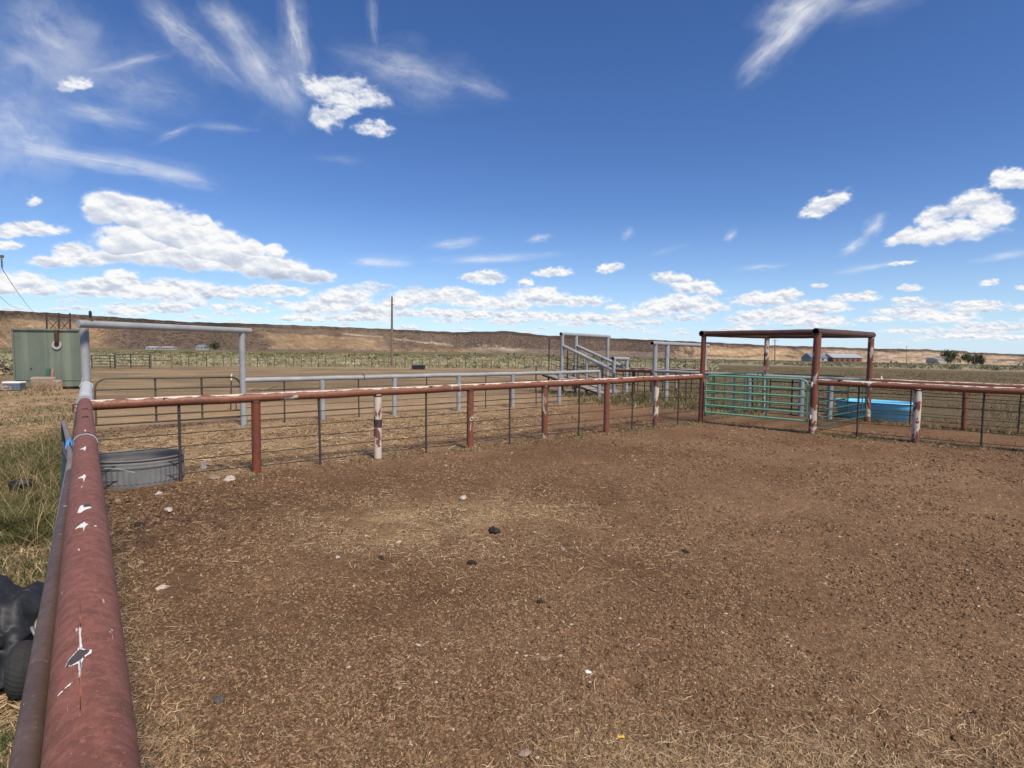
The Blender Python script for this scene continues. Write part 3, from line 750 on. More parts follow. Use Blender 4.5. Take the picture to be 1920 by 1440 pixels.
T = mix3(T, sunlit_grass, sstep(250, 150, PX + 80 * nn) * (1 - sstep(.72, .8, zf)))
T = mix3(T, sunlit_grass * 0.85, blob(500, 715, 18) * sstep(0.04, .12, zf) * (1 - sstep(.60, .66, zf + 0.10 * (PX - 560) / 200)))
T = mix3(T, sunlit_grass * 0.75, blob(700, 900, 40) * (1 - sstep(.10, .24, zf)))
T = mix3(T, sunlit_grass, blob(1290, 1545, 25) * (1 - sstep(.70, .82, zf + .15 * nn)))
T = mix3(T, mauve, sstep(1520, 1580, PX + 60 * nn) * (1 - sstep(.72, .82, zf + .1 * nn)))
def streak(p0, z0, p1, z1, w):
    zz = z0 + (z1 - z0) * np.clip((PX - p0) / (p1 - p0), 0, 1)
    return np.exp(-((zf - zz) / w) ** 2) * (PX > p0) * (PX < p1)
T = mix3(T, pale, 0.9 * streak(640, 0.70, 720, 0.62, 0.035)); T = mix3(T, pale, 0.9 * streak(735, 0.58, 850, 0.34, 0.035))
T = mix3(T, pale, np.exp(-(((PX - 935) / 42) ** 2) ** 2) * np.exp(-((zf - 0.22 - .05 * np.cos((PX - 915) / 20)) / 0.09) ** 2))
T = mix3(T, np.array([0.19, 0.17, 0.12]), sstep(.985, .995, zf))
rock_shade = 0.50 * sstep(.84, .88, zf) * (1 - sstep(.99, 1.0, zf)) + 0.50 * blob(210, 500) + 0.72 * blob(860, 1285, 25) * sstep(.1, .3, zf) + 0.35 * blob(715, 860) + 0.20 * sstep(1250, 1300, PX) + .12 * sstep(260, 150, PX)  # rimrock, plus dark stretches joining rock with painted cloud shadow
rock_shade = rock_shade + 0.55 * sstep(0.0, 0.3, fbm(arc / (rows[:, 3][:, None] / 75) + S * 3.2, S * 1.6 + 0 * arc, 4, 75)) * sstep(1270, 1320, PX)  # diagonal gully shade, painted in with the dark rock colour
T[..., :] *= (0.9 + 0.5 * nn)[..., None]
nrw, ncl = Z.shape
i, j = np.meshgrid(np.arange(nrw - 1), np.arange(ncl - 1), indexing='ij')
faces = np.stack([i * ncl + j, (i + 1) * ncl + j, (i + 1) * ncl + j + 1, i * ncl + j + 1], -1).reshape(-1, 4)
mo = grid_mesh('mesa_hills', np.stack([X, Y, Z], -1).reshape(-1, 3), faces, 'mesa', {'tone': np.clip(T, 0.01, 1).reshape(-1, 3), 'rock': np.clip(rock_shade, 0, 1.2).reshape(-1)})
tag(mo, 'long flat topped mesa with dark rimrock, golden grass and painted cloud shade', kind='structure')

# ------------------------------------------------------------------ FENCE KIT
def lerp(p, q, t): return tuple(p[i] + (q[i] - p[i]) * t for i in range(len(p)))

def on_line(p, q, px):
    """plan point of the line p-q seen in picture column px"""
    k = ray(px, 720); s = k[0] / k[1]
    dx, dy = q[0] - p[0], q[1] - p[1]
    t = (s * p[1] - p[0]) / (dx - s * dy)
    return (p[0] + dx * t, p[1] + dy * t), t

def bump_pts(p, q, n, amp):
    return [tuple(np.array(lerp(p, q, k / n)) + (rng.standard_normal(3) * amp if 0 < k < n else 0)) for k in range(n + 1)]

def pipe_fence(p, q, zp, zq, r, posts, pickets, wires, mats, label, railmat, postmats, group=None, wob=0.004, wr=0.008, pr=0.020, seg=18, rail_ends=(0, 0), hollow=0, post_r=None, sagn=10, extra=0.0, wire_t=(0, 1)):
    root = thing('pipe_fence', (p[0], p[1], 0), label, 'fence', group)
    a = lerp((p[0], p[1], zp), (q[0], q[1], zq), -rail_ends[0]); b = lerp((p[0], p[1], zp), (q[0], q[1], zq), 1 + rail_ends[1])
    m = MB(); m.tube(bump_pts(a, b, sagn, wob), r, seg, hollow=hollow); m.build('rail', [railmat, 'hole'], root)
    pr_ = post_r or r * 0.95
    for k, t in enumerate(posts):
        x, y = lerp(p, q, t); zt = zp + (zq - zp) * t
        lx, ly = rng.standard_normal(2) * 0.012
        m = MB(); m.tube([(x + lx, y + ly, tz(x, y) - 0.25), (x + lx * .5, y + ly * .5, zt * .5), (x, y, zt - r * 0.6)], pr_, seg, caps=False)
        m.tube([(x, y, zt - r * 1.25), (x, y, zt - r * .95), (x, y, zt - r * .6)], [pr_ * 1.01, pr_ * 1.05, pr_ * .9], seg, mi=1, caps=False)
        pm = [postmats[k % len(postmats)], 'steel' if 'galv' not in postmats else 'galv']
        o = m.build('post', pm, root)
    for t in pickets:
        x, y = lerp(p, q, t); zt = zp + (zq - zp) * t
        lx, ly = rng.standard_normal(2) * 0.012
        m = MB(); m.tube([(x + lx, y + ly, tz(x, y) - 0.2), (x, y, zt - r * 0.7)], pr, 6, caps=False)
        m.build('picket', 'steel', root)
    L = math.hypot(q[0] - p[0], q[1] - p[1]); n = max(6, int(L * 1.2))
    nx, ny = -(q[1] - p[1]) / L, (q[0] - p[0]) / L
    w0, w1 = wire_t
    for h in wires:
        pts = []
        for k in range(n + 1):
            t = w0 + (w1 - w0) * k / n; x, y = lerp(p, q, t); zt = h * (zp + (zq - zp) * t) / zp
            pts.append((x + nx * 0.02 * 0, y, tz(x, y) * 0.5 + zt + 0.006 * rng.standard_normal()))
        m = MB(); m.tube(pts, wr, 6); m.build('wire', 'wire', root)
    return root

WIRES = (0.12, 0.33, 0.53, 0.72, 0.93)
# --- left fence, the rail right under the camera
LB = (L0[0] - dL[0] * 5.2, L0[1] - dL[1] * 5.2)
ZR = 1.24
Ltot = math.hypot(CORNER[0] - LB[0], CORNER[1] - LB[1])
lf = pipe_fence(LB, CORNER, ZR, ZR, 0.077, [1 - k * 2.05 / Ltot for k in range(0, 7)], [1 - (k + .5) * 2.05 / Ltot for k in range(0, 6)], WIRES, None,
                'long maroon pipe fence in the foreground with white splashes and scars on its thick rail', 'red_near', ['red_post'], seg=48, wob=0.0, sagn=40, rail_ends=(0, 0.004))
rail_r = 0.077
def rail_coord(px, py):
    x, y, _ = gnd(px, py, ZR + rail_r)
    t = (x - L0[0]) * dL[0] + (y - L0[1]) * dL[1]
    o = (x - L0[0]) * dL[1] - (y - L0[1]) * dL[0]
    return t, o
def rail_pt(t, th, r):   # th: angle from top toward the pen
    cx_, cy_ = L0[0] + dL[0] * t, L0[1] + dL[1] * t
    return (cx_ + dL[1] * math.sin(th) * r, cy_ - dL[0] * math.sin(th) * r, ZR + math.cos(th) * r)
def decal(mb, t0, th0, shape, lift, mi=0, sub=6):
    """thin dried splash draped on the rail; shape = radii over angle (metres)"""
    n = len(shape); vs = [rail_pt(t0, th0, rail_r + lift)]; fs = []
    for s in range(1, sub + 1):
        for k, q in enumerate(shape):
            a = 2 * math.pi * k / n; rr = q * s / sub
            vs.append(rail_pt(t0 + rr * math.cos(a), th0 + rr * math.sin(a) / rail_r, rail_r + lift * (1 if s < sub else 0.2)))
    for k in range(n): fs.append((0, 1 + k, 1 + (k + 1) % n))
    for s in range(sub - 1):
        for k in range(n): fs.append((1 + s * n + k, 1 + (s + 1) * n + k, 1 + (s + 1) * n + (k + 1) % n, 1 + s * n + (k + 1) % n))
    mb.add(vs, [f[::-1] for f in fs], mi, True)
def splat(size, spikes, jag=0.5, n=64):
    out = []
    for k in range(n):
        a = 2 * math.pi * k / n; r = size * (0.45 + jag * 0.3 * rng.standard_normal())
        for sa_, sl_, sw in spikes:
            d = (a - sa_ + math.pi) % (2 * math.pi) - math.pi
            r += size * sl_ * math.exp(-(d / sw) ** 2)
        out.append(max(size * 0.2, r))
    return out
def splash(t, th, shape, lift, mat, sub=6, name='splash'):
    m = MB(); decal(m, t, th, shape, lift, 0, sub); return m.build(name, mat, lf)
def thof(o): return math.asin(max(-.9, min(.9, o / rail_r)))
def rail_hit(px, py):
    dx, dy, dz = ray(px, py)
    # ray against the rail's cylinder, in the frame (t along, o across, z up)
    o0 = (0 - L0[0]) * dL[1] - (0 - L0[1]) * dL[0]; t0 = (0 - L0[0]) * dL[0] + (0 - L0[1]) * dL[1]; z0 = H - ZR
    do = dx * dL[1] - dy * dL[0]; dt = dx * dL[0] + dy * dL[1]
    a, b, c_ = do * do + dz * dz, 2 * (o0 * do + z0 * dz), o0 * o0 + z0 * z0 - rail_r ** 2
    D_ = max(0.0, b * b - 4 * a * c_); k = (-b - math.sqrt(D_)) / (2 * a)
    return t0 + dt * k, math.atan2(o0 + do * k, z0 + dz * k)
def traced(poly, lift, mat, name='splash', sub=6, dens=5):
    P = [rail_hit(*p) for p in poly]; Q = []
    for k in range(len(P)):
        a, b = P[k], P[(k + 1) % len(P)]
        for d in range(dens):
            f = d / dens; Q.append((a[0] + (b[0] - a[0]) * f + .0012 * rng.standard_normal(), a[1] + (b[1] - a[1]) * f + .010 * rng.standard_normal()))
    c_ = (sum(p[0] for p in Q) / len(Q), sum(p[1] for p in Q) / len(Q)); n = len(Q)
    vs = [rail_pt(c_[0], c_[1], rail_r + lift)]; fs = []
    for r_ in range(1, sub + 1):
        for q in Q: vs.append(rail_pt(c_[0] + (q[0] - c_[0]) * r_ / sub, c_[1] + (q[1] - c_[1]) * r_ / sub, rail_r + lift * (1 if r_ < sub else .3)))
    for k in range(n): fs.append((0, 1 + k, 1 + (k + 1) % n))
    for r_ in range(sub - 1):
        for k in range(n): fs.append((1 + r_ * n + k, 1 + (r_ + 1) * n + k, 1 + (r_ + 1) * n + (k + 1) % n, 1 + r_ * n + (k + 1) % n))
    m = MB(); m.add(vs, fs, 0, True); return m.build(name, mat, lf)
def z4(*pts): return [(x / 4, 712 + y / 4) for x, y in pts]
traced(z4((580, 742), (605, 728), (620, 722), (632, 708), (640, 716), (645, 722), (638, 735), (630, 768), (628, 742), (615, 738)), .0012, 'dropping')
traced(z4((595, 528), (615, 515), (630, 508), (642, 497), (645, 510), (640, 525), (630, 536), (632, 522), (615, 522)), .0012, 'dropping')
traced(z4((583, 1000), (590, 970), (605, 945), (625, 940), (640, 955), (680, 952), (690, 962), (660, 968), (640, 975), (625, 985), (605, 998)), .0010, 'dropping')
traced(z4((620, 947), (640, 932), (680, 932), (686, 950), (650, 956), (630, 958)), .0022, 'darkspot', 'scar')
traced(z4((560, 1125), (590, 1095), (610, 1080), (635, 1066), (648, 1080), (665, 1085), (645, 1095), (635, 1110), (630, 1135), (622, 1110), (600, 1108)), .0012, 'dropping')
traced(z4((632, 380), (638, 374), (645, 380), (640, 390)), .0010, 'dropping')
traced([(122, 1251), (129, 1237), (143, 1222), (148, 1212), (148.5, 1180), (150, 1172), (152, 1182), (153.5, 1212), (160, 1219), (172, 1218), (172, 1224), (158, 1233), (153, 1243), (151, 1262), (149.5, 1275), (148, 1262), (146, 1244), (134, 1249)], .0010, 'dropping', sub=8)
traced([(123, 1250.3), (130, 1237.8), (143, 1223), (149, 1217.5), (160, 1218.6), (170, 1219.6), (165, 1226), (156, 1234), (147, 1241.5), (134, 1248.3)], .0020, 'darkspot', 'scar')
traced([(148.5, 1158), (150, 1120), (152, 1158), (151.5, 1185), (149, 1185)], .0007, 'rustglow', 'rust_streak')
traced([(148, 1262), (151.5, 1262), (153.5, 1300), (152.5, 1330), (150, 1345), (149, 1300)], .0007, 'rustglow', 'rust_streak')
traced([(203, 1178), (212, 1182), (222, 1190), (229, 1203), (230, 1209), (224, 1198), (214, 1187)], .0010, 'dropping')
traced([(121, 1292), (131, 1282), (137, 1279), (131, 1285)], .0010, 'dropping'); traced([(107, 1306), (117, 1295), (119, 1295), (110, 1305)], .0010, 'dropping')
traced(z4((690, 676), (710, 682), (735, 695), (757, 716), (730, 702), (708, 690)), .0010, 'dropping')
traced(z4((700, 1098), (715, 1094), (732, 1099), (716, 1102)), .0010, 'dropping')
# weld tabs on top of the rail
for px, py in ((162, 767), (162, 782), (163, 813)):
    t, o = rail_coord(px, py); q = rail_pt(t, 0.05, rail_r + 0.003)
    m = MB(); m.box((q[0], q[1], q[2]), (0.05, 0.035, 0.014), math.atan2(dL[1], dL[0]) + 1.2, bev=0.004); m.build('weld_tab', 'steel', lf)
# latch bracket and hanging rod at the corner
def dep(px, py, Y, dz=0): p = at(px, py, Y); return (p[0], p[1], p[2] + dz)
m = MB(); m.tube([dep(150, 757, 7.25), dep(137, 759, 7.25), dep(137, 773, 7.25), dep(149, 775, 7.25)], 0.009, 6); m.build('latch_bracket', 'steel', lf)
m = MB(); m.tube([dep(147, 758, 7.2), dep(141, 790, 7.0), dep(134, 838, 6.6)], 0.010, 6); m.build('latch_rod', 'steel', lf)

# --- front fence of the pen
postpx = [479, 708, 882, 1021, 1138, 1231]
pickpx = [334, 597, 799, 956, 1087, 1187, 1273]
P0 = CORNER; Q0 = A
pt = [on_line(P0, Q0, p)[1] for p in postpx]; kt = [on_line(P0, Q0, p)[1] for p in pickpx]
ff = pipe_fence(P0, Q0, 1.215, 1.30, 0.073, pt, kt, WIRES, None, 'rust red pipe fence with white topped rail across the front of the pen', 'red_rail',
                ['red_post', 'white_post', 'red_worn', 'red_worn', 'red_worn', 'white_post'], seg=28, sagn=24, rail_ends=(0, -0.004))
# dark strap band on the second post, ring hanger and wire wraps
x, y = lerp(P0, Q0, pt[1])
m = MB(); m.tube([(x, y, 0.60), (x, y, 0.74)], 0.0745, 24, caps=True); m.build('strap_band', 'steel', ff)
x, y = lerp(P0, Q0, pt[2])
m = MB(); m.tube([(x + .075 * math.cos(a) * .4 + .03, y - .075, 0.62 + .035 * math.sin(a)) for a in np.linspace(0, 5.6, 12)], 0.008, 6); m.build('ring_hanger', 'white', ff)
def wrap(root, p, q, t, z, r, mat='twine_pale', turns=2, name='wire_wrap'):
    x, y = lerp(p, q, t); L = math.hypot(q[0] - p[0], q[1] - p[1]); dx, dy = (q[0] - p[0]) / L, (q[1] - p[1]) / L
    m = MB(); pts = []
    for k in range(turns * 12 + 1):
        a = k / 12 * 2 * math.pi
        pts.append((x + dx * k * .0015 * (1 + .5 * math.sin(k)) - dy * math.cos(a) * r, y + dy * k * .0015 + dx * math.cos(a) * r, z + math.sin(a) * r))
    pts.append((x - dy * r * .5, y + dx * r * .5, z + r * 1.7))
    m.tube(pts, 0.007, 6); m.build(name, mat, root)
wrap(ff, P0, Q0, on_line(P0, Q0, 858)[1], 1.26, 0.08)
for px in (311, 807, 906, 1163, 1203):
    t = on_line(P0, Q0, px)[1]; x, y = lerp(P0, Q0, t); z = 1.215 + .085 * t
    m = MB()
    for k in range(5):
        a = rng.random() * 6.28
        m.box((x + .02 * math.cos(a), y - .03 + .015 * math.sin(a), z + .055), (.07 + .04 * rng.random(), .02, .02), rng.random() * 3, bev=.004)
    m.build('torn_clip', 'steel', ff)

# --- galvanised sleeve, overhead gate arch on the left, brown gate
GL = (-8.32, 10.92); GR = (-6.92, 14.37)
ga = thing('gate_arch', (*GL, 0), 'tall galvanised pipe gate arch beside the green container', 'gate arch')
m = MB(); m.tube([(GL[0], GL[1], -0.3), (GL[0], GL[1], 1.3), (GL[0] , GL[1], 2.40)], 0.075, 24); m.build('post', 'galv', ga)
m = MB(); m.tube([(GR[0], GR[1], -0.3), (GR[0], GR[1], 1.3), (GR[0], GR[1], 2.40)], 0.075, 24); m.build('post', 'galv', ga)
e1 = at(146, 607, 10.6); e2 = at(469, 620.5, 14.6)
m = MB(); m.tube([e1, lerp(e1, e2, .5), e2], 0.073, 24, hollow=0); m.build('beam', ['galv', 'hole'], ga)
m = MB(); t_ = lerp(e1, e2, 0.055); m.tube([(t_[0], t_[1], t_[2] + .06), (t_[0], t_[1], t_[2] + .11)], [.05, .03], 12); m.build('finial_base', 'steel', ga)
m = MB(); m.tube([(t_[0], t_[1], t_[2] + .10), (t_[0], t_[1], t_[2] + .15), (t_[0], t_[1], t_[2] + .17), (t_[0], t_[1], t_[2] + .24), (t_[0], t_[1], t_[2] + .26)], [.017, .02, .026, .026, .012], 12); m.build('finial', 'black_plastic', ga)
sl_ = MB(); c0 = (CORNER[0] + dL[0] * .10, CORNER[1] + dL[1] * .10); sl_.tube([(c0[0], c0[1], 1.24), (GL[0] - dL[0] * .05, GL[1] - dL[1] * .05, 1.24)], 0.088, 28); sl_.build('sleeve_rail', 'galv_pale', ga)
m = MB(); m.tube([(c0[0] - dL[0] * .05, c0[1] - dL[1] * .05, 1.24), (c0[0] + dL[0] * .08, c0[1] + dL[1] * .08, 1.24)], 0.103, 28); m.build('clamp_band', 'galv', ga)
wrap(ga, CORNER, GL, 0.86, 1.26, 0.098, 'galv_pale', 2, 'wire_wrap')

def tube_gate(p, q, z0, z1, bars, verts, mat, label, r=0.022, cr_=0.16, group=None, sag=0.0, corners=(True, True), vr=None):
    root = thing('tube_gate', (p[0], p[1], 0), label, 'gate', group)
    L = math.hypot(q[0] - p[0], q[1] - p[1])
    def P(s, z, o=0.0):
        t = s / L; nx, ny = -(q[1] - p[1]) / L, (q[0] - p[0]) / L
        return (p[0] + (q[0] - p[0]) * t + nx * o, p[1] + (q[1] - p[1]) * t + ny * o, z + sag * t)
    m = MB(); pts = [P(0.02, z0)]
    c0_, c1_ = (cr_ if corners[0] else .03), (cr_ if corners[1] else .03)
    pts += [P(0.02 + c0_ * (1 - math.cos(a)), z1 - c0_ + c0_ * math.sin(a)) for a in np.linspace(0, math.pi / 2, 7)]
    pts += [P(L - 0.02 - c1_ * (1 - math.sin(a)), z1 - c1_ + c1_ * math.cos(a)) for a in np.linspace(0, math.pi / 2, 7)]
    pts += [P(L - 0.02, z0)]
    m.tube(pts, r, 12); m.tube([P(0, z0), P(L, z0)], r, 12); m.build('frame', mat, root)
    for b in bars:
        m = MB(); zb = z0 + (z1 - z0) * b; m.tube([P(0.02, zb), P(L - 0.02, zb)], r * 0.95, 10, caps=False); m.build('bar', mat, root)
    for v_ in verts:
        m = MB(); m.box(P(L * v_, (z0 + z1) / 2, r * 0.9), (0.05, 0.014, z1 - z0 - .01), math.atan2(q[1] - p[1], q[0] - p[0])); m.build('upright', mat, root)
    return root

tube_gate((-9.55, 12.75), (-7.28, 15.02), 0.21, 1.28, (.17, .36, .55, .76), (.38, .70), 'brown_gate', 'brown tube gate standing under the galvanised arch', 0.022, 0.24, sag=-.06)

# --- galvanised fence behind the front fence
SR = (3.43, 21.99)
sp_px = [604, 740, 860, 961, 1049, 1123]; sk_px = [533, 672, 800, 911, 1005, 1085]
pipe_fence(GR, SR, 1.17, 1.165, 0.066, [on_line(GR, SR, p)[1] for p in sp_px], [on_line(GR, SR, p)[1] for p in sk_px], (.1, .28, .46, .65, .9), None,
           'galvanised pipe fence running from the arch to the loading chute', 'galv', ['galv'], seg=20, sagn=16, post_r=.07)
fs_ = [o for o in C.objects if o.get('label', '').startswith('galvanised pipe fence running')][0]
wrap(fs_, GR, SR, on_line(GR, SR, 681)[1], 1.18, 0.075, 'steel', 2)
m = MB(); a_ = np.array(at(470, 732, 14.5)); m.tube([tuple(a_ + V(.0, 0, 0)), tuple(a_ + V(.12, .06, .03)), tuple(a_ + V(.28, .16, -.02)), tuple(a_ + V(.55, .35, .09))], 0.008, 6)
m.tube([tuple(a_), tuple(a_ + V(.12, .06, -.05)), tuple(a_ + V(.28, .16, 0.0)), tuple(a_ + V(.6, .4, .0)), tuple(a_ + V(1.6, 1.1, .02))], 0.007, 6); m.build('loose_wire', 'steel', fs_)

# --- red gate frame (four posts, four beams)
pf = thing('pipe_gateway', (*A, 0), 'tall rust red pipe gate frame over the green gates', 'gateway')
HB = 2.50
for (x, y), pm, r in ((A, 'red_post', .068), (B, 'red_worn', .088), (Cc, 'red_worn', .078), (D, 'white_post', .075)):
    m = MB(); lx, ly = rng.standard_normal(2) * .01
    m.tube([(x + lx - 0.02, y, -.3), (x + lx - .01, y + ly, 1.2), (x, y, HB - .03)], r, 24, caps=False); m.build('post', pm, pf)
def beam(p, q, z, r, e0, e1, hol):
    a = lerp((*p, z), (*q, z), -e0); b = lerp((*p, z), (*q, z), 1 + e1)
    m = MB(); m.tube(bump_pts(a, b, 8, .003), r, 24, hollow=hol); m.build('beam', ['brown_beam', 'hole'], pf)
beam(A, B, HB + .0, .072, -.025, -.03, 0); beam(D, Cc, HB + .0, .072, -.025, -.025, 0)
beam(A, D, HB + .0, .080, .035, .03, 3); beam(B, Cc, HB + .01, .088, .035, .025, 3)
for t in (0.26, .72):
    x, y = lerp(A, B, t); m = MB(); m.tube([(x + .03 * math.cos(a) - .05, y - .06, HB + .02 + .03 * math.sin(a)) for a in np.linspace(0, 5, 9)], .008, 6); m.build('hook', 'steel', pf)
for (z_, s) in ((1.22, 1), (0.42, 1)):
    x, y = B; m = MB(); m.tube([(x - .11, y - .03, z_ - .05), (x - .12, y - .05, z_), (x - .10, y - .03, z_ + .06), (x - .07, y - .02, z_ + .07)], .017, 8); m.build('hinge', 'white', pf)

u = ((B[0] - A[0]), (B[1] - A[1])); l = math.hypot(*u); u = (u[0] / l, u[1] / l)
ga1 = (A[0] + u[0] * .10 - .03, A[1] + u[1] * .10 - .06); gb1 = (B[0] - u[0] * .15 - .03, B[1] - u[1] * .15 - .06)
tube_gate(ga1, gb1, 0.31, 1.34, (.20, .39, .58, .77), (.30, .62), 'green_gate', 'bright sea green tube gate closing the front of the red gate frame', 0.028, 0.17)
def inset(p, q, a, b):
    L = math.hypot(q[0] - p[0], q[1] - p[1]); dx, dy = (q[0] - p[0]) / L, (q[1] - p[1]) / L
    return (p[0] + dx * a, p[1] + dy * a), (q[0] - dx * b, q[1] - dy * b)
p_, q_ = inset(A, D, .15, .14); tube_gate(p_, q_, 0.20, 1.34, (.18, .36, .54, .77), (.12, .32, .66, .9), 'dark_green_gate', 'dark green tube gate on the left side, behind the bright green one', 0.02, 0.2)
p_, q_ = inset(D, Cc, .14, .5); tube_gate(p_, q_, 0.20, 1.30, (.18, .36, .54, .77), (.3, .62), 'dark_green_gate', 'dark green tube gate across the back of the red gate frame under the galvanised rail', 0.02, 0.2)
p_, q_ = inset(B, Cc, .16, .16); tube_gate(p_, q_, 0.18, 1.26, (.18, .36, .55, .77), (.22, .92), 'dark_green_gate', 'dark green tube gate between the right fence and the blue tank', 0.02, 0.18)

# --- rail behind the gate frame: galvanised turning rusty
RL = (5.35, 20.92); back_t = [on_line(RL, Cc, p)[1] for p in (1405, 1504, 1558)]
pipe_fence(RL, Cc, 1.24, 1.20, .062, back_t, [.18, .33, .52, .7], (.3, .55, .85), None, 'galvanised rail fence passing behind the red gate frame to the blue tank', 'galv', ['galv'], seg=18, rail_ends=(0, -.01), post_r=.085)

# --- right front fence and right rear fence
RQ = (B[0] + dQ[0] * 7, B[1] + dQ[1] * 7)
rpx = [1722]; t1 = on_line(B, RQ, 1722)[1]
t_post = [t1, t1 + 2.1 / 7, t1 + 4.2 / 7]
t_pk = [on_line(B, RQ, 1611)[1], on_line(B, RQ, 1847)[1], on_line(B, RQ, 1847)[1] + .3]
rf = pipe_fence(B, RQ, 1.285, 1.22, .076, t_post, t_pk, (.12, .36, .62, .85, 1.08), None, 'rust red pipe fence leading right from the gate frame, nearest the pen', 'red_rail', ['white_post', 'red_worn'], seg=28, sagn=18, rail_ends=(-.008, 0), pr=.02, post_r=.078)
t = on_line(B, RQ, 1575)[1]; x, y = lerp(B, RQ, t); m = MB()
for k in range(6): m.box((x + .02 * rng.standard_normal(), y - .03, 1.345 + .008 * rng.random()), (.08, .03, .02), rng.random() * 3, bev=.004)
m.build('torn_clip', 'steel', rf)
CQ = (Cc[0] + .73 * 7, Cc[1] - .68 * 7)
t1 = on_line(Cc, CQ, 1811)[1]
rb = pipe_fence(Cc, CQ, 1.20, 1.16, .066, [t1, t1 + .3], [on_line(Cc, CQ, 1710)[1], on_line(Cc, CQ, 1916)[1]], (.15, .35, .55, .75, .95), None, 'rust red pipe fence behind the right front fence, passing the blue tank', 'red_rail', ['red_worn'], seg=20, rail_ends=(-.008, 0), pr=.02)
t = on_line(Cc, CQ, 1652)[1]; x, y = lerp(Cc, CQ, t); m = MB(); m.lathe([(.03, 0), (.035, .03), (.015, .05), (.02, .08), (.0, .10)], (x, y, 1.25), 10); m.build('post_knob', 'dropping', rb)

# --- second galvanised arch
AR = (5.35, 21.08); dA = (.61, .79)
sa_ = thing('gate_arch', (*AR, 0), 'lower galvanised pipe arch between the loading chute and the red gate frame', 'gate arch')
for k, zt in ((0.05, 2.25), (1.2, 2.25), (5.6, 2.25)):
    x, y = AR[0] + dA[0] * k, AR[1] + dA[1] * k
    m = MB(); m.tube([(x, y, -.3), (x, y, zt)], .085, 20, caps=False); m.build('post', 'galv', sa_)
m = MB(); m.tube([(AR[0] - dA[0] * .25, AR[1] - dA[1] * .25, 2.28), (AR[0] + dA[0] * 6, AR[1] + dA[1] * 6, 2.24)], .08, 20, hollow=3); m.build('beam', ['galv', 'hole'], sa_)
for k in (.9, 2.6, 5.9):
    x, y = AR[0] + dA[0] * k, AR[1] + dA[1] * k; m = MB(); m.tube([(x - .05, y - .06, 2.30), (x, y - .09, 2.35), (x + .1, y, 2.39)], .015, 6); m.build('hook', 'steel', sa_)

# --- loading chute
CHL = (4.35, 23.9); ax = (-.78, .63); ac = (.63, .78); W = 1.16
ch = thing('loading_chute', (*CHL, 0), 'galvanised pipe loading chute with a sloping plank ramp', 'loading chute')
def cpt(k, o, z): return (CHL[0] + ax[0] * k + ac[0] * o, CHL[1] + ax[1] * k + ac[1] * o, z)
def ctube(name, pts, r, mat='galv', hol=0): m = MB(); m.tube(pts, r, 16, hollow=hol); return m.build(name, [mat, 'hole'], ch)
ctube('post', [cpt(0, 0, -.3), cpt(0, 0, 1.62)], .08); ctube('post', [cpt(0, W, -.3), cpt(0, W, 1.60)], .08)
ctube('beam', [cpt(0, -.12, 1.65), cpt(0, W + .12, 1.62)], .078, hol=3)
ctube('sloped_rail', [cpt(.05, 0, 1.15), cpt(2.64, 0, 2.19)], .078); ctube('sloped_rail', [cpt(-.1, W, 1.15), cpt(2.64, W, 2.19)], .075)
ctube('post', [cpt(2.66, 0, -.3), cpt(2.66, 0, 2.68)], .085); ctube('post', [cpt(2.66, W, -.3), cpt(2.66, W, 2.68)], .085); ctube('post', [cpt(2.66, 4.17, -.3), cpt(2.66, 4.17, 2.68)], .085)
ctube('beam', [cpt(2.66, -.12, 2.71), cpt(2.66, 4.30, 2.68)], .085, hol=1)
ctube('post', [cpt(1.35, 0, -.3), cpt(1.35, 0, 1.62)], .07); ctube('post', [cpt(1.35, W, -.3), cpt(1.35, W, 1.62)], .07); ctube('post', [cpt(.72, 0.1, -.3), cpt(.72, 0.1, 1.38)], .06)
# ramp of planks
n_pl = 17
slope = math.atan2(.86, 3.5)
m = MB()
for k in range(n_pl):
    kk = -.35 + 3.75 * (k + .5) / n_pl; z = .03 + .9 * (k + .5) / n_pl
    w = 3.75 / n_pl
    a = [cpt(kk - w * .46, -.55, z - .9 / n_pl * .46), cpt(kk + w * .46, -.55, z + .9 / n_pl * .46), cpt(kk + w * .46, W - .12, z + .9 / n_pl * .46), cpt(kk - w * .46, W - .12, z - .9 / n_pl * .46)]
    b = [(p[0], p[1], p[2] - .04) for p in a]
    m.add(a + b, [(3, 2, 1, 0), (4, 5, 6, 7), (0, 1, 5, 4), (1, 2, 6, 5), (2, 3, 7, 6), (3, 0, 4, 7)])
    c1 = cpt(kk, W / 2 - .3, z + .02); 
m.build('ramp_deck', 'grey_wood', ch)
for o_ in (-.50, W - .2): ctube('ramp_beam', [cpt(-.3, o_, -.02), cpt(3.4, o_, .83)], .035, 'steel')
for o_ in (0.0, W):
    for h_ in (.3, .55, .8): ctube('side_bar', [cpt(.1, o_, .02 + h_ + .03), cpt(3.3, o_, .80 + h_)], .013, 'steel')
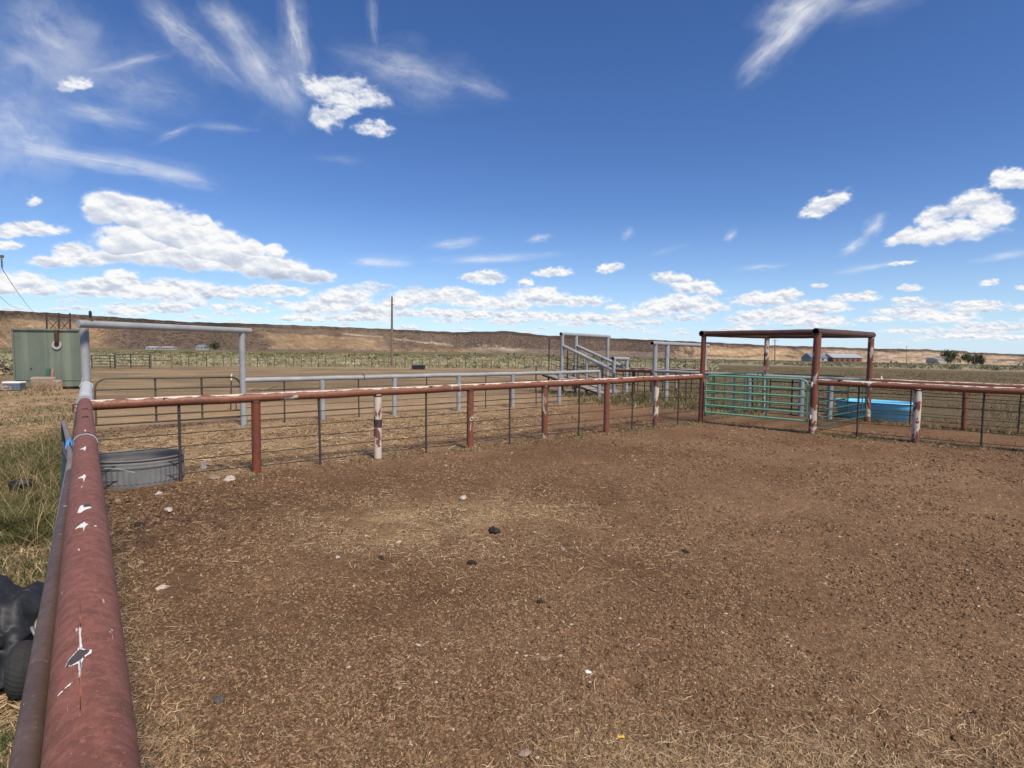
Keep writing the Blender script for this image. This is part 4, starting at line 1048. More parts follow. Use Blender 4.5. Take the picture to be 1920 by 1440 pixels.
# dark loading-end frame
ctube('end_frame', [cpt(3.35, -.05, 0), cpt(3.35, -.05, 2.52), cpt(2.75, .25, 2.5)], .028, 'steel')
ctube('end_frame', [cpt(2.5, .2, .3), cpt(2.5, .2, 2.05)], .03, 'steel'); ctube('end_frame', [cpt(2.45, .95, .2), cpt(2.45, .95, 2.15)], .03, 'steel')
for z in (.95, 1.1, 1.25, 1.42, 1.6, 1.8): ctube('end_rung', [cpt(2.5, .2, z), cpt(2.45, .95, z)], .012, 'steel')
ctube('ramp_leg', [cpt(3.1, -.45, -.05), cpt(3.1, -.45, .78)], .03, 'steel'); ctube('ramp_leg', [cpt(1.9, -.45, -.05), cpt(2.9, -.45, .72)], .022, 'steel'); ctube('ramp_leg', [cpt(3.9, -.3, 0), cpt(3.9, -.3, 1.25)], .03, 'steel')
ctube('ramp_foot', [cpt(3.2, -.5, .03), cpt(1.6, -.55, .03)], .03, 'steel')

# --- red fences beyond the chute
p_ = at(1156, 694, 23.7); q_ = at(1224, 696, 21.4)
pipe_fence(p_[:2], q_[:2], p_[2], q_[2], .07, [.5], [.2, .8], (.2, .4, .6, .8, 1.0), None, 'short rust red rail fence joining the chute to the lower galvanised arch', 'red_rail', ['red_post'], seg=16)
p_ = at(1181, 691, 26.5); q_ = at(1330, 696, 23.2)
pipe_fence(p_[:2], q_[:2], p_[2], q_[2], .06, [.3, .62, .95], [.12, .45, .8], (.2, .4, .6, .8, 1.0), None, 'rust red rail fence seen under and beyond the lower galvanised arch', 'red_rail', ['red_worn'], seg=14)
p_ = at(1075, 700, 28); q_ = at(1180, 697, 31)
pipe_fence(p_[:2], q_[:2], 1.15, 1.15, .05, [0, .5, 1], [.25, .75], (.2, .4, .6, .8, 1.0), None, 'dark pipe fence standing behind the loading chute', 'steel', ['steel'], seg=12, wr=.009)

# ------------------------------------------------------------------ gate folded against the left fence, loose pipes
gr = thing('folded_gate', (-3.2, 3.9, 0), 'weathered gate with rounded corner tied back along the outside of the left fence', 'gate')
tip = gnd(119, 793, 1.02)
top_pts = [gnd(118, 792, 0.86), gnd(122, 800, 1.00), gnd(127, 815, 1.09), gnd(132, 838, 1.13), gnd(134, 862, 1.145), gnd(130, 890, 1.15), gnd(122, 940, 1.15)]
endn = gnd(88, 1180, 1.12)
m = MB(); m.tube(top_pts + [endn], 0.028, 16); m.build('top_tube', 'loose_grey', gr)
e = top_pts[0]
m = MB(); m.tube([e, (e[0] - .01, e[1] + .01, .6), (e[0] - .01, e[1] + .01, .2)], 0.026, 12); m.build('end_tube', 'folded_green', gr)
for z in (0.40,):
    m = MB(); m.tube([(e[0], e[1], z), (endn[0] - .02, endn[1], z)], 0.024, 12); m.build('bar', 'folded_green', gr)
m = MB(); m.tube([gnd(118, 830, .95), gnd(122, 848, 1.0), gnd(128, 862, 1.1)], .013, 8); m.build('brace_rod', 'loose_brown', gr)

a_ = gnd(133, 886, 1.17); b_ = gnd(46, 1440, 1.17); c_ = lerp(a_, b_, 1.5)
m = MB(); m.tube([a_, lerp(a_, b_, .33), lerp(a_, b_, .66), b_, c_], 0.027, 24, hollow=1)
for t, s in ((.055, 1),):
    pass
lp = m.build('loose_pipe', ['loose_brown', 'hole'], None, a_)
tag(lp, 'long brown grey steel pipe lying just left of the maroon rail', 'pipe')
a_ = gnd(104, 1175, 1.0); b_ = gnd(72, 1440, 1.0); c_ = lerp(a_, b_, 1.8)
m = MB(); m.tube([lerp(a_, b_, -.4), a_, b_, c_], 0.026, 20, hollow=1)
tag(m.build('loose_pipe', ['loose_grey', 'hole'], None, a_), 'lower grey steel pipe half hidden between the brown pipe and the rail', 'pipe')

# twine
tw = MB(); t, o = rail_coord(163, 815)
pts = [rail_pt(t, a, rail_r + .006) for a in np.linspace(1.5, -1.2, 12)]; k0 = gnd(131, 831, 1.17)
pts += [lerp(pts[-1], k0, .5), k0]
tw.tube(pts, .0045, 6)
tr = thing('twine', k0, 'blue baling twine tied round the rail and the folded gate', 'twine')
tw.build('cord', 'twine_pale', tr)
kn = MB()
for k in range(9):
    d = rng.standard_normal(3) * V(.016, .02, .014); kn.tube([tuple(V(*k0) + d * .1), tuple(V(*k0) + d + V(0, 0, .02)), tuple(V(*k0) + d * 1.3 - V(0, 0, .03))], .007, 6)
kn.tube([tuple(V(*k0) + V(-.03, 0, 0)), tuple(V(*k0) + V(.01, .01, .01))], .012, 8); kn.build('knot', 'twine_blue', tr)
m = MB(); a_ = at(196, 878, 6.35); m.tube([a_, tuple(V(*a_) + V(.08, .08, -.02)), tuple(V(*a_) + V(.24, .16, -.085))], .004, 6); tag(m.build('twine', 'twine_pale', None, a_), 'loose blue end of twine hanging in front of the round tank', 'twine')

# ------------------------------------------------------------------ stock tanks
def stock_tank():
    c = (-5.70, 8.36, -0.03); r0 = thing('stock_tank', c, 'round galvanised stock tank standing behind the front fence corner', 'stock tank')
    m = MB(); a, b = .66, .50; rz = .3
    m.lathe([(.97, 0), (.985, .02), (.985, .08)], c, 112, 0, a, b, rz)
    m.lathe([(.985, .08), (.985, .285)], c, 112, 0, a, b, rz, False, .022, 1)
    m.lathe([(.985, .285), (1.0, .30), (1.012, .315), (1.0, .335), (.995, .345), (1.012, .36), (1.0, .375), (.985, .41)], c, 112, 0, a, b, rz)
    m.lathe([(.955, .41), (.955, .35), (.975, .33), (.96, .30), (.955, .27)], c, 112, 0, a, b, rz)
    m.lathe([(.955, .27), (.955, .03), (.0, .03)], c, 112, 0, a, b, rz, False, .02, 1)
    m.build('wall', 'galv_tank', r0)
    m = MB(); m.lathe([(.985, .405), (1.0, .40), (1.022, .41), (1.022, .428), (1.0, .436), (.965, .43), (.955, .41)], c, 96, 0, a, b, rz); m.build('rim', 'tank_rim', r0)
    m = MB(); m.lathe([(.952, .12), (.5, .12), (.0, .12)], c, 64, 0, a, b, rz); m.build('water', 'water', r0)
stock_tank()
def blue_tank():
    c = (10.98, 16.95, -0.01); rz = math.atan2(-.68, .73)
    r0 = thing('stock_tank', c, 'bright blue plastic stock tank lying behind the right fences', 'stock tank')
    def sup(prof, seg=72):
        m = MB(); vs = []
        for r, z in prof:
            for j in range(seg):
                t = 2 * math.pi * j / seg; ca, sa = math.cos(t), math.sin(t); e = .75
                x = 1.0 * (abs(ca) ** e) * (1 if ca > 0 else -1) * (1.04 - (1.04 - .90) * (1 - r)) if False else 1.0 * r * (abs(ca) ** e) * (1 if ca > 0 else -1)
                y = (.55 - 1.0 * (1 - r)) * (abs(sa) ** e) * (1 if sa > 0 else -1)
                vs.append((c[0] + x * math.cos(rz) - y * math.sin(rz), c[1] + x * math.sin(rz) + y * math.cos(rz), c[2] + z))
        n = len(prof)
        m.add(vs, [(i * seg + j, i * seg + (j + 1) % seg, (i + 1) * seg + (j + 1) % seg, (i + 1) * seg + j) for i in range(n - 1) for j in range(seg)], 0, True)
        return m, vs, seg
    m, vs, seg = sup([(.86, 0), (.90, .02), (.945, .30), (.98, .32), (1.0, .50)])
    m.build('wall', 'blue', r0)
    m, vs, seg = sup([(1.0, .50), (1.035, .505), (1.04, .535), (1.02, .555), (.975, .55), (.96, .52), (.92, .30), (.86, .05)]); m.build('rim', 'blue', r0)
    m = MB(); m.box((c[0], c[1], c[2] + .09), (1.5, .7, .02), rz); m.build('floor', 'blue', r0)
blue_tank()

# ------------------------------------------------------------------ green container with junk
SH = thing('steel_container', (-21.3, 26.0, 0), 'drab green steel container with a rusty pipe elbow on its front', 'container')
fl, fr = at(28, 730, 25.6), at(155, 732, 26.0); zt = 2.74; zb = .08
fx, fy = (fr[0] - fl[0]), (fr[1] - fl[1]); Lw = math.hypot(fx, fy); fa = math.atan2(fy, fx); nx, ny = -fy / Lw, fx / Lw
def spt(s, d, z): return (fl[0] + fx / Lw * s + nx * d, fl[1] + fy / Lw * s + ny * d, z)
m = MB(); mid = spt(Lw / 2, .3, (zt + zb) / 2); m.box(mid, (Lw, .6, zt - zb), fa, bev=.04); m.build('body', 'shed', SH)
m = MB(); q = spt(Lw / 2, 0, zt - .03); m.box((q[0] - nx * .03, q[1] - ny * .03, q[2] + .02), (Lw + .06, .08, .07), fa); q = spt(Lw / 2, 0, .42); m.box((q[0] - nx * .012, q[1] - ny * .012, q[2]), (Lw - .1, .02, .05), fa)
for s in (.03, Lw - .03): q = spt(s, -.02, (zt + zb) / 2); m.box(q, (.07, .05, zt - zb - .1), fa)
m.build('front_trim', 'shed', SH)
for s in (.35, 1.15, 2.55, Lw - .25): q = spt(s, .2, 0.03); m = MB(); m.box(q, (.22, .5, .16), fa); m.build('foot', 'black_plastic', SH)
m = MB(); q = spt(1.88, -.10, 0); m.tube([(q[0], q[1], 2.72), (q[0], q[1], 2.25), (q[0] + nx * .05, q[1] + ny * .05, 2.12), (q[0] + nx * .18, q[1] + ny * .18, 2.05)], .085, 14); m.build('pipe_elbow', 'brown_beam', SH)
q = spt(1.84, -.015, 2.03); m = MB(); m.tube([(q[0], q[1], q[2]), (q[0] - nx * .05, q[1] - ny * .05, q[2])], .20, 24); m.build('flange', 'cream_wall', SH)
q = spt(1.86, -.07, 2.07); m = MB(); m.tube([(q[0], q[1], q[2]), (q[0] - nx * .03, q[1] - ny * .03, q[2])], .10, 16); m.build('flange_dark_disc', 'hole', SH)  # solid dark disc standing in for the shade of an opening
q = spt(.72, -.01, .95); m = MB(); m.tube([(q[0], q[1], q[2]), (q[0] - nx * .02, q[1] - ny * .02, q[2])], .035, 10); m.build('vent_plug', 'steel', SH)
# junk in front
def rock(name, c, s, mat, label, cat='stone', group=None, seed=0, flat=.6, seg=14):
    m = MB(); vs = []; rr = np.random.default_rng(seed)
    ph = rr.random(6) * 6.28; n = seg; k = 8; ang = rr.random() * 6.28
    for i_ in range(k):
        la = -math.pi / 2 + math.pi * (i_ + .5) / k
        for j_ in range(n):
            lo = 2 * math.pi * j_ / n
            r = 1 + .16 * math.sin(2 * lo + ph[0] + la) + .11 * math.sin(3 * lo + ph[1]) + .10 * math.sin(5 * lo + ph[2] + 2 * la) + .07 * rr.standard_normal() + .08 * math.sin(4 * la + ph[3])
            x, y, z = r * math.cos(la) * math.cos(lo) * s[0], r * math.cos(la) * math.sin(lo) * s[1], r * math.sin(la) * s[2]
            vs.append((c[0] + x * math.cos(ang) - y * math.sin(ang), c[1] + x * math.sin(ang) + y * math.cos(ang), c[2] + z))
    fs = [(i_ * n + j_, i_ * n + (j_ + 1) % n, (i_ + 1) * n + (j_ + 1) % n, (i_ + 1) * n + j_) for i_ in range(k - 1) for j_ in range(n)] + [tuple(range(n))[::-1], tuple(range((k - 1) * n, k * n))]
    m.add(vs, fs, 0, False)
    return tag(m.build(name, mat, None, c), label, cat, group)
q = spt(1.55, -.55, .28); m = MB(); m.box(q, (.95, .28, .62), fa + .1, bev=.06, tilt=.12); m.box((q[0] + .45, q[1] + .1, .2), (.45, .3, .5), fa - .2, bev=.05)
tag(m.build('concrete_slab', 'concrete', None, q), 'tan broken concrete slab leaning at the foot of the green container', 'slab')
q = spt(1.75, -.5, .5); m = MB(); m.tube([(q[0] + .28, q[1] - .25, .02), (q[0] + .05, q[1] + .15, .92)], .06, 8); tag(m.build('board', 'redboard', None, q), 'faded red board propped against the green container', 'board')
q = spt(1.6, -.5, .5); m = MB(); m.box((q[0], q[1] + .1, .48), (.16, .06, .95), fa, tilt=-.2); tag(m.build('board', 'dark_green_gate', None, q), 'dark green board leaning beside the red one on the container', 'board')
q = spt(.58, -.9, 0); co = thing('cooler', q, 'small cooler with white lid on the ground before the green container', 'cooler')
m = MB(); m.box((q[0], q[1], .16), (.68, .42, .30), fa, bev=.03); m.build('body', 'cooler', co)
m = MB(); m.box((q[0], q[1], .355), (.72, .46, .09), fa, bev=.03); m.build('lid', 'white', co)
g_ = gnd(10, 733); rock('stone', (g_[0], g_[1], .08), (.30, .22, .14), 'stone_tan', 'tan rock lying at the left of the small cooler', seed=3)
# dry weeds by the slab
n = 700; q = spt(1.9, -1.0, 0); x = q[0] + .32 * rng.standard_normal(n); y = q[1] + .2 * rng.standard_normal(n)
v, f, c = blades(x, y, .15 + .4 * rng.random(n), np.full(n, .012), .3 + .9 * rng.random(n), strawcol(n, .5))
dw = grid_mesh('dry_weeds', v, f, 'grass', {'tone': c}); tag(dw, 'clump of dry brown weeds at the foot of the concrete slab', 'weeds')

# lattice frame behind the container
LT = thing('lattice_frame', at(110, 660, 40), 'dark steel lattice frame rising behind the green container', 'lattice frame')
LT.location.z = 0
tops = [(87, 586), (110, 586.5), (131, 587)]
cols_ = []
for px, py in tops:
    b = at(px, 640, 40); t = at(px, py, 40); m = MB(); m.tube([(b[0], b[1], 0), t], .055, 8); m.build('upright', 'steel', LT); cols_.append(t)
for k in range(2):
    a, b = cols_[k], cols_[k + 1]
    for z0, z1 in ((2.9, 3.8), (3.8, 2.9), (1.6, 2.7)):
        m = MB(); m.tube([(a[0], a[1], z0 + .05), (b[0], b[1], z1 + .05)], .022, 6); m.build('brace', 'steel', LT)

# ------------------------------------------------------------------ yard things
def panel(px0, px1, Y, z0, z1, nb, label, uprights=(0, .5, 1), mat='black_gate', group=None):
    p = at(px0, 680, Y); q = at(px1, 680, Y + .3); r0 = thing('panel_gate', (p[0], p[1], 0), label, 'gate', group)
    m = MB(); m.tube([(p[0], p[1], z0), (p[0], p[1], z1), (q[0], q[1], z1), (q[0], q[1], z0), (p[0], p[1], z0)], .035, 8); m.build('frame', mat, r0)
    for k in range(1, nb):
        m = MB(); z = z0 + (z1 - z0) * k / nb; m.tube([(p[0], p[1], z), (q[0], q[1], z)], .025, 6); m.build('bar', mat, r0)
    for u_ in uprights:
        m = MB(); x, y = lerp(p[:2], q[:2], u_); m.tube([(x, y, 0), (x, y, z1 + .05)], .04, 8); m.build('upright', mat, r0)
panel(172, 215, 49, .12, 1.12, 4, 'dark pipe panel gate nearest the arch post at the far yard edge', (0, .8, 1))
panel(216, 281, 50, .2, 1.25, 4, 'dark pipe panel gate with one middle upright at the far yard edge', (0, .45, 1))
p = at(282, 680, 50.5); q = at(322, 680, 51); hb = thing('brace_fence', (p[0], p[1], 0), 'timber brace of two posts and one rail at the end of the far wire fence', 'fence')
for x, y, r_ in ((p[0], p[1], .11), (q[0], q[1], .09)): m = MB(); m.tube([(x, y, -.2), (x, y, 1.3)], r_, 10); m.build('post', 'wood', hb)
m = MB(); m.tube([(p[0], p[1], .72), (q[0], q[1], .72)], .06, 8); m.build('rail', 'wood', hb)

wf = thing('wire_fence', (-10, 58.5, 0), 'long thin wire fence with dark stakes along the sagebrush edge', 'fence')
X0, X1 = at(326, 680, 56)[0], at(1330, 680, 56)[0]
npst = 62
for k in range(npst):
    x = X0 + (X1 - X0) * k / (npst - 1) + .1 * rng.standard_normal(); y = 57.2 + (.8 if k % 9 else 0) * .2 + .06 * (x + 10) * .2
    m = MB(); hgt_ = 1.05 + .12 * rng.standard_normal(); z = tz(x, y); m.tube([(x, y, z - .1), (x + .03 * rng.standard_normal(), y, z + hgt_)], .05 if k % 6 == 0 else .028, 6); m.build('stake', 'wood' if k % 6 == 0 else 'steel', wf)
for h_ in (.35, .65, .95):
    m = MB(); m.tube([(X0, 57.2, h_ - .05), ((X0 + X1) / 2, 57.6, h_ - .12), (X1, 58.0, h_ - .15)], .008, 4); m.build('wire', 'wire', wf)

q = at(735, 688, 58.6); up = thing('utility_pole', (q[0], q[1], tz(q[0], q[1])), 'tall bare wooden utility pole at the edge of the sagebrush', 'pole')
t = at(735, 557, 58.6); m = MB(); m.tube([(q[0], q[1], -.3), (q[0] + .01, q[1], 3), t], [.15, .13, .09], 12); m.build('shaft', 'wood', up)
m = MB(); m.tube([(t[0], t[1], t[2]), (t[0], t[1], t[2] + .15)], .035, 8); m.build('insulator', 'insul', up); m = MB(); m.tube([(t[0] + .08, t[1], t[2] - .8), (t[0] + .22, t[1], t[2] - .75)], .03, 6); m.build('bracket', 'steel', up)
for px, yb, yt, Y, lab in ((1453, 688, 636, 110, 'thin wooden utility pole seen inside the red gate frame'), (1700, 683, 649, 260, 'distant utility pole standing left of the irrigation trusses'), (1827, 690, 659, 210, 'distant utility pole among the trees beyond the right fence')):
    b = at(px, yb, Y); t = at(px, yt, Y); r0 = thing('utility_pole', (b[0], b[1], tz(b[0], b[1])), lab, 'pole', 'distant utility poles'); zz = tz(b[0], b[1])
    m = MB(); m.tube([(b[0], b[1], zz - .3), t], [.12, .08], 8); m.build('shaft', 'wood', r0)
    m = MB(); m.tube([(t[0] - .5, t[1], t[2] - .3), (t[0] + .5, t[1], t[2] - .3)], .05, 6); m.build('crossarm', 'wood', r0)

c = at(785, 691.5, 53.4); z0 = tz(c[0], c[1]); tg = thing('feed_trough', (c[0], c[1], z0), 'black feed trough standing alone in the dry yard', 'trough')
m = MB(); m.box((c[0], c[1], z0 + .19), (1.2, .55, .36), .05, bev=.05); m.build('body', 'black_plastic', tg)
m = MB(); m.box((c[0], c[1], z0 + .395), (1.3, .62, .04), .05, bev=.01); m.build('rim', 'stone_dark', tg)
m = MB(); m.tube([(c[0] - .72, c[1] + .2, z0), (c[0] - .78, c[1] + .2, z0 + .55), (c[0] - .5, c[1] + .2, z0 + .48), (c[0] + .7, c[1] + .25, z0 + .5)], .025, 6); m.build('handle_frame', 'loose_grey', tg)

# small white marker stake by the brown gate
b = at(432, 739, 18.0); t = at(434, 701, 18.0); b = (b[0], b[1], tz(b[0], b[1])); sk = thing('marker_stake', b, 'thin leaning marker stake with pale top behind the brown gate', 'stake')
m = MB(); m.tube([b, lerp(b, t, .82)], .02, 8); m.build('shaft', 'steel', sk); m = MB(); m.tube([lerp(b, t, .82), t], .022, 8); m.build('pale_tip', 'dropping', sk)
m = MB(); m.tube([(b[0], b[1], .4), (b[0] + .22, b[1], .42)], .016, 6); m.tube([(b[0] + .17, b[1], .38), (b[0] + .18, b[1], .0)], .016, 6); m.build('side_bracket', 'steel', sk)

# ------------------------------------------------------------------ power line entering top left
PLx, PLy = at(-8, 480, 30)[:2]
pl = thing('power_pole', (PLx - .75, PLy, 0), 'power pole just left of the view with insulator and wires at the top', 'power pole')
zc = at(3, 483, 30)[2]
m = MB(); m.tube([(PLx - .75, PLy, -.3), (PLx - .75, PLy, zc + .8)], [.17, .12], 12); m.build('shaft', 'wood', pl)
m = MB(); m.box((PLx - .45, PLy, zc + .06), (1.7, .12, .14), 0, bev=.01); m.build('crossarm', 'wood', pl)
q = at(3, 484, 30); m = MB()
prof = []
for k in range(6): prof += [(.022, -.06 - k * .075), (.062, -.075 - k * .075), (.055, -.09 - k * .075), (.022, -.10 - k * .075)]
m.lathe([(.03, 0)] + prof + [(.02, -.56), (.0, -.58)], (q[0], q[1], q[2]), 14); m.build('insulator', 'insul', pl)
w0 = (q[0], q[1], q[2] - .56); w1 = at(76, 590, 120)
m = MB(); m.tube([tuple(V(*lerp(w0, w1, t)) - V(0, 0, 3.2 * t * (1 - t))) for t in np.linspace(0, 1.0, 24)], .016, 5); m.build('wire', 'wire', pl)
w0 = at(-12, 545, 30); w1 = at(34, 578, 110); m = MB(); m.tube([tuple(V(*lerp(w0, w1, t)) - V(0, 0, 1.2 * t * (1 - t))) for t in np.linspace(0, 1.0, 16)], .014, 5); m.build('wire', 'wire', pl)

# ------------------------------------------------------------------ far buildings, trees, irrigation
def house(px0, px1, py, Y, wall_h, roof_h, dep, wmat, rmat, label, cat='building', name='farm_building', ridge_x=True, windows=2, name_roof='roof', group=None):
    a = at(px0, py, Y); b = at(px1, py, Y); cx_ = (a[0] + b[0]) / 2; w = abs(b[0] - a[0]); z = tz(cx_, Y) - .1
    r0 = thing(name, (cx_, Y, z), label, cat, group)
    m = MB(); m.box((cx_, Y + dep / 2, z + wall_h / 2), (w, dep, wall_h)); m.build('wall', wmat, r0)
    m = MB(); e = .35; zt_ = z + wall_h + .01
    if ridge_x: vs = [(cx_ - w / 2 - e, Y - e, zt_), (cx_ + w / 2 + e, Y - e, zt_), (cx_ + w / 2 + e, Y + dep + e, zt_), (cx_ - w / 2 - e, Y + dep + e, zt_), (cx_ - w / 2 - e * .5, Y + dep / 2, zt_ + roof_h), (cx_ + w / 2 + e * .5, Y + dep / 2, zt_ + roof_h)]; fs = [(0, 1, 5, 4), (2, 3, 4, 5), (3, 0, 4), (1, 2, 5), (3, 2, 1, 0)]
    else: vs = [(cx_ - w / 2 - e, Y - e, zt_), (cx_ + w / 2 + e, Y - e, zt_), (cx_ + w / 2 + e, Y + dep + e, zt_), (cx_ - w / 2 - e, Y + dep + e, zt_), (cx_, Y - e, zt_ + roof_h), (cx_, Y + dep + e, zt_ + roof_h)]; fs = [(0, 4, 5, 3), (1, 2, 5, 4), (0, 1, 4), (2, 3, 5), (3, 2, 1, 0)]
    m.add(vs, fs); m.build('roof', rmat, r0)
    for k in range(windows):
        x = cx_ - w / 2 + w * (k + .7) / (windows + .4); m = MB(); m.box((x, Y - .03, z + wall_h * .5), (min(1.4, w * .14), .05, wall_h * .4)); m.build('window', 'pane', r0)
    return r0
house(273, 291, 652, 520, 1.9, 1.2, 10, 'cream_wall', 'pale_roof', 'long white shed with pale roof, leftmost of the far farm buildings')
house(300, 321, 653, 500, 2.2, 0.9, 9, 'cream_wall', 'cream_wall', 'white farm building beside the long pale shed at the mesa foot', windows=4)
house(367, 382, 651, 540, 2.6, 2.6, 9, 'cream_wall', 'grey_roof', 'small farmhouse with blue grey roof near a lone tree at the mesa foot')
house(1522, 1551, 679.5, 330, 2.4, 2.6, 12, 'cream_wall', 'grey_roof', 'farmhouse with dark blue roof and white gable beyond the gate frame')
house(1562, 1616, 680, 340, 2.8, 2.4, 14, 'barn_red', 'pale_roof', 'long reddish barn with grey metal roof right of the farmhouse', windows=5)
house(1758, 1785, 680, 420, 3.0, 1.2, 12, 'cream_wall', 'pale_roof', 'long white shed beside a round tree beyond the right fence', windows=0)

def tree(px, py, Y, h, w, label, group='far farm trees', seed=0):
    b = at(px, py, Y); z = tz(b[0], Y); r0 = thing('tree', (b[0], Y, z), label, 'tree', group)
    rr = np.random.default_rng(seed)
    m = MB(); m.tube([(b[0], Y, z - .2), (b[0] + .1, Y, z + h * .35), (b[0] - .1, Y, z + h * .7)], [h * .035, h * .025, h * .01], 8)
    for k in range(6):
        a = rr.random() * 6.28; z1 = z + h * (.3 + .3 * rr.random()); m.tube([(b[0], Y, z1), (b[0] + math.cos(a) * w * .6, Y + math.sin(a) * w * .6, z1 + h * .25)], [h * .015, h * .006], 6)
    m.build('trunk', 'bark', r0)
    nl = 1600; cl = rr.standard_normal((14, 3)) * np.array([w * .26, w * .26, h * .18]) + np.array([b[0], Y, z + h * .52])
    ctr = cl[rr.integers(0, 14, nl)] + rr.standard_normal((nl, 3)) * np.array([w * .14, w * .14, h * .12])
    ctr[:, 2] = np.maximum(ctr[:, 2], z + h * .06)
    off = rr.standard_normal((nl, 3, 3)) * h * .045
    v = (ctr[:, None, :] + off).reshape(-1, 3) - np.array([b[0], Y, z])
    grid_mesh('crown', v, np.arange(nl * 3).reshape(-1, 3), 'crown', {}, False, r0)
tree(404, 652, 535, 9.0, 5.0, 'lone dark tree standing right of the blue grey roofed farmhouse', seed=1)
tree(1782, 681, 410, 9, 9, 'broad round tree at the right end of the white shed', seed=2)
tree(1815, 683, 410, 7.5, 7, 'round tree left of the distant utility pole on the right', seed=3)
tree(1829, 684, 400, 7.5, 4, 'thin tree right behind the distant utility pole', seed=4)
tree(1841, 684, 400, 6, 4, 'smallest tree at the right end of the far tree row', seed=5)
tree(284, 600, 905, 5, 8, 'dark bush on the mesa rim above the galvanised arch', 'mesa rim bushes', seed=6)

def pivot(px0, px1, Y, hgt, spans, label, mat='galv', lean=None):
    a = at(px0, 676, Y); b = at(px1, 676, Y * .97); za = tz(a[0], a[1]); zb_ = tz(b[0], b[1])
    r0 = thing('irrigation_pivot', (a[0], a[1], za), label, 'irrigation rig', 'irrigation pivots')
    m = MB(); pts = [(*lerp(a[:2], b[:2], t), za + (zb_ - za) * t + hgt) for t in np.linspace(0, 1, spans * 6 + 1)]; m.tube(pts, .10, 6); m.build('pipeline', mat, r0)
    for k in range(spans):
        t0, t1_ = k / spans, (k + 1) / spans
        m = MB(); P = lambda t, dz: (*lerp(a[:2], b[:2], t), za + (zb_ - za) * t + hgt + dz)
        mid = (t0 + t1_) / 2
        m.tube([P(t0 + .12 / spans, 0), P(mid - .1 / spans, -1.1), P(mid + .1 / spans, -1.1), P(t1_ - .12 / spans, 0)], .05, 5); m.tube([P(mid - .1 / spans, -1.1), P(mid, 0), P(mid + .1 / spans, -1.1)], .04, 5); m.build('truss', mat, r0)
    for k in range(spans + 1):
        t = k / spans; x, y = lerp(a[:2], b[:2], t); z = tz(x, y); m = MB(); m.tube([(x - 1.6, y, z + .3), (x, y, z + hgt), (x + 1.6, y, z + .3)], .07, 5); m.tube([(x - 1.6, y, z + .5), (x + 1.6, y, z + .5)], .06, 5); m.build('tower', mat, r0)
        for sgn in (-1, 1):
            m = MB(); m.tube([(x + sgn * 1.6, y - .15, z + .5), (x + sgn * 1.6, y + .15, z + .5)], .5, 14); m.build('wheel', 'rubber', r0)
pivot(1676, 2080, 330, 3.3, 5, 'long irrigation pivot with hanging trusses across the right field', 'steel')
pivot(885, 1260, 300, 3.2, 5, 'pale irrigation pivot crossing the field behind the loading chute', 'galv')

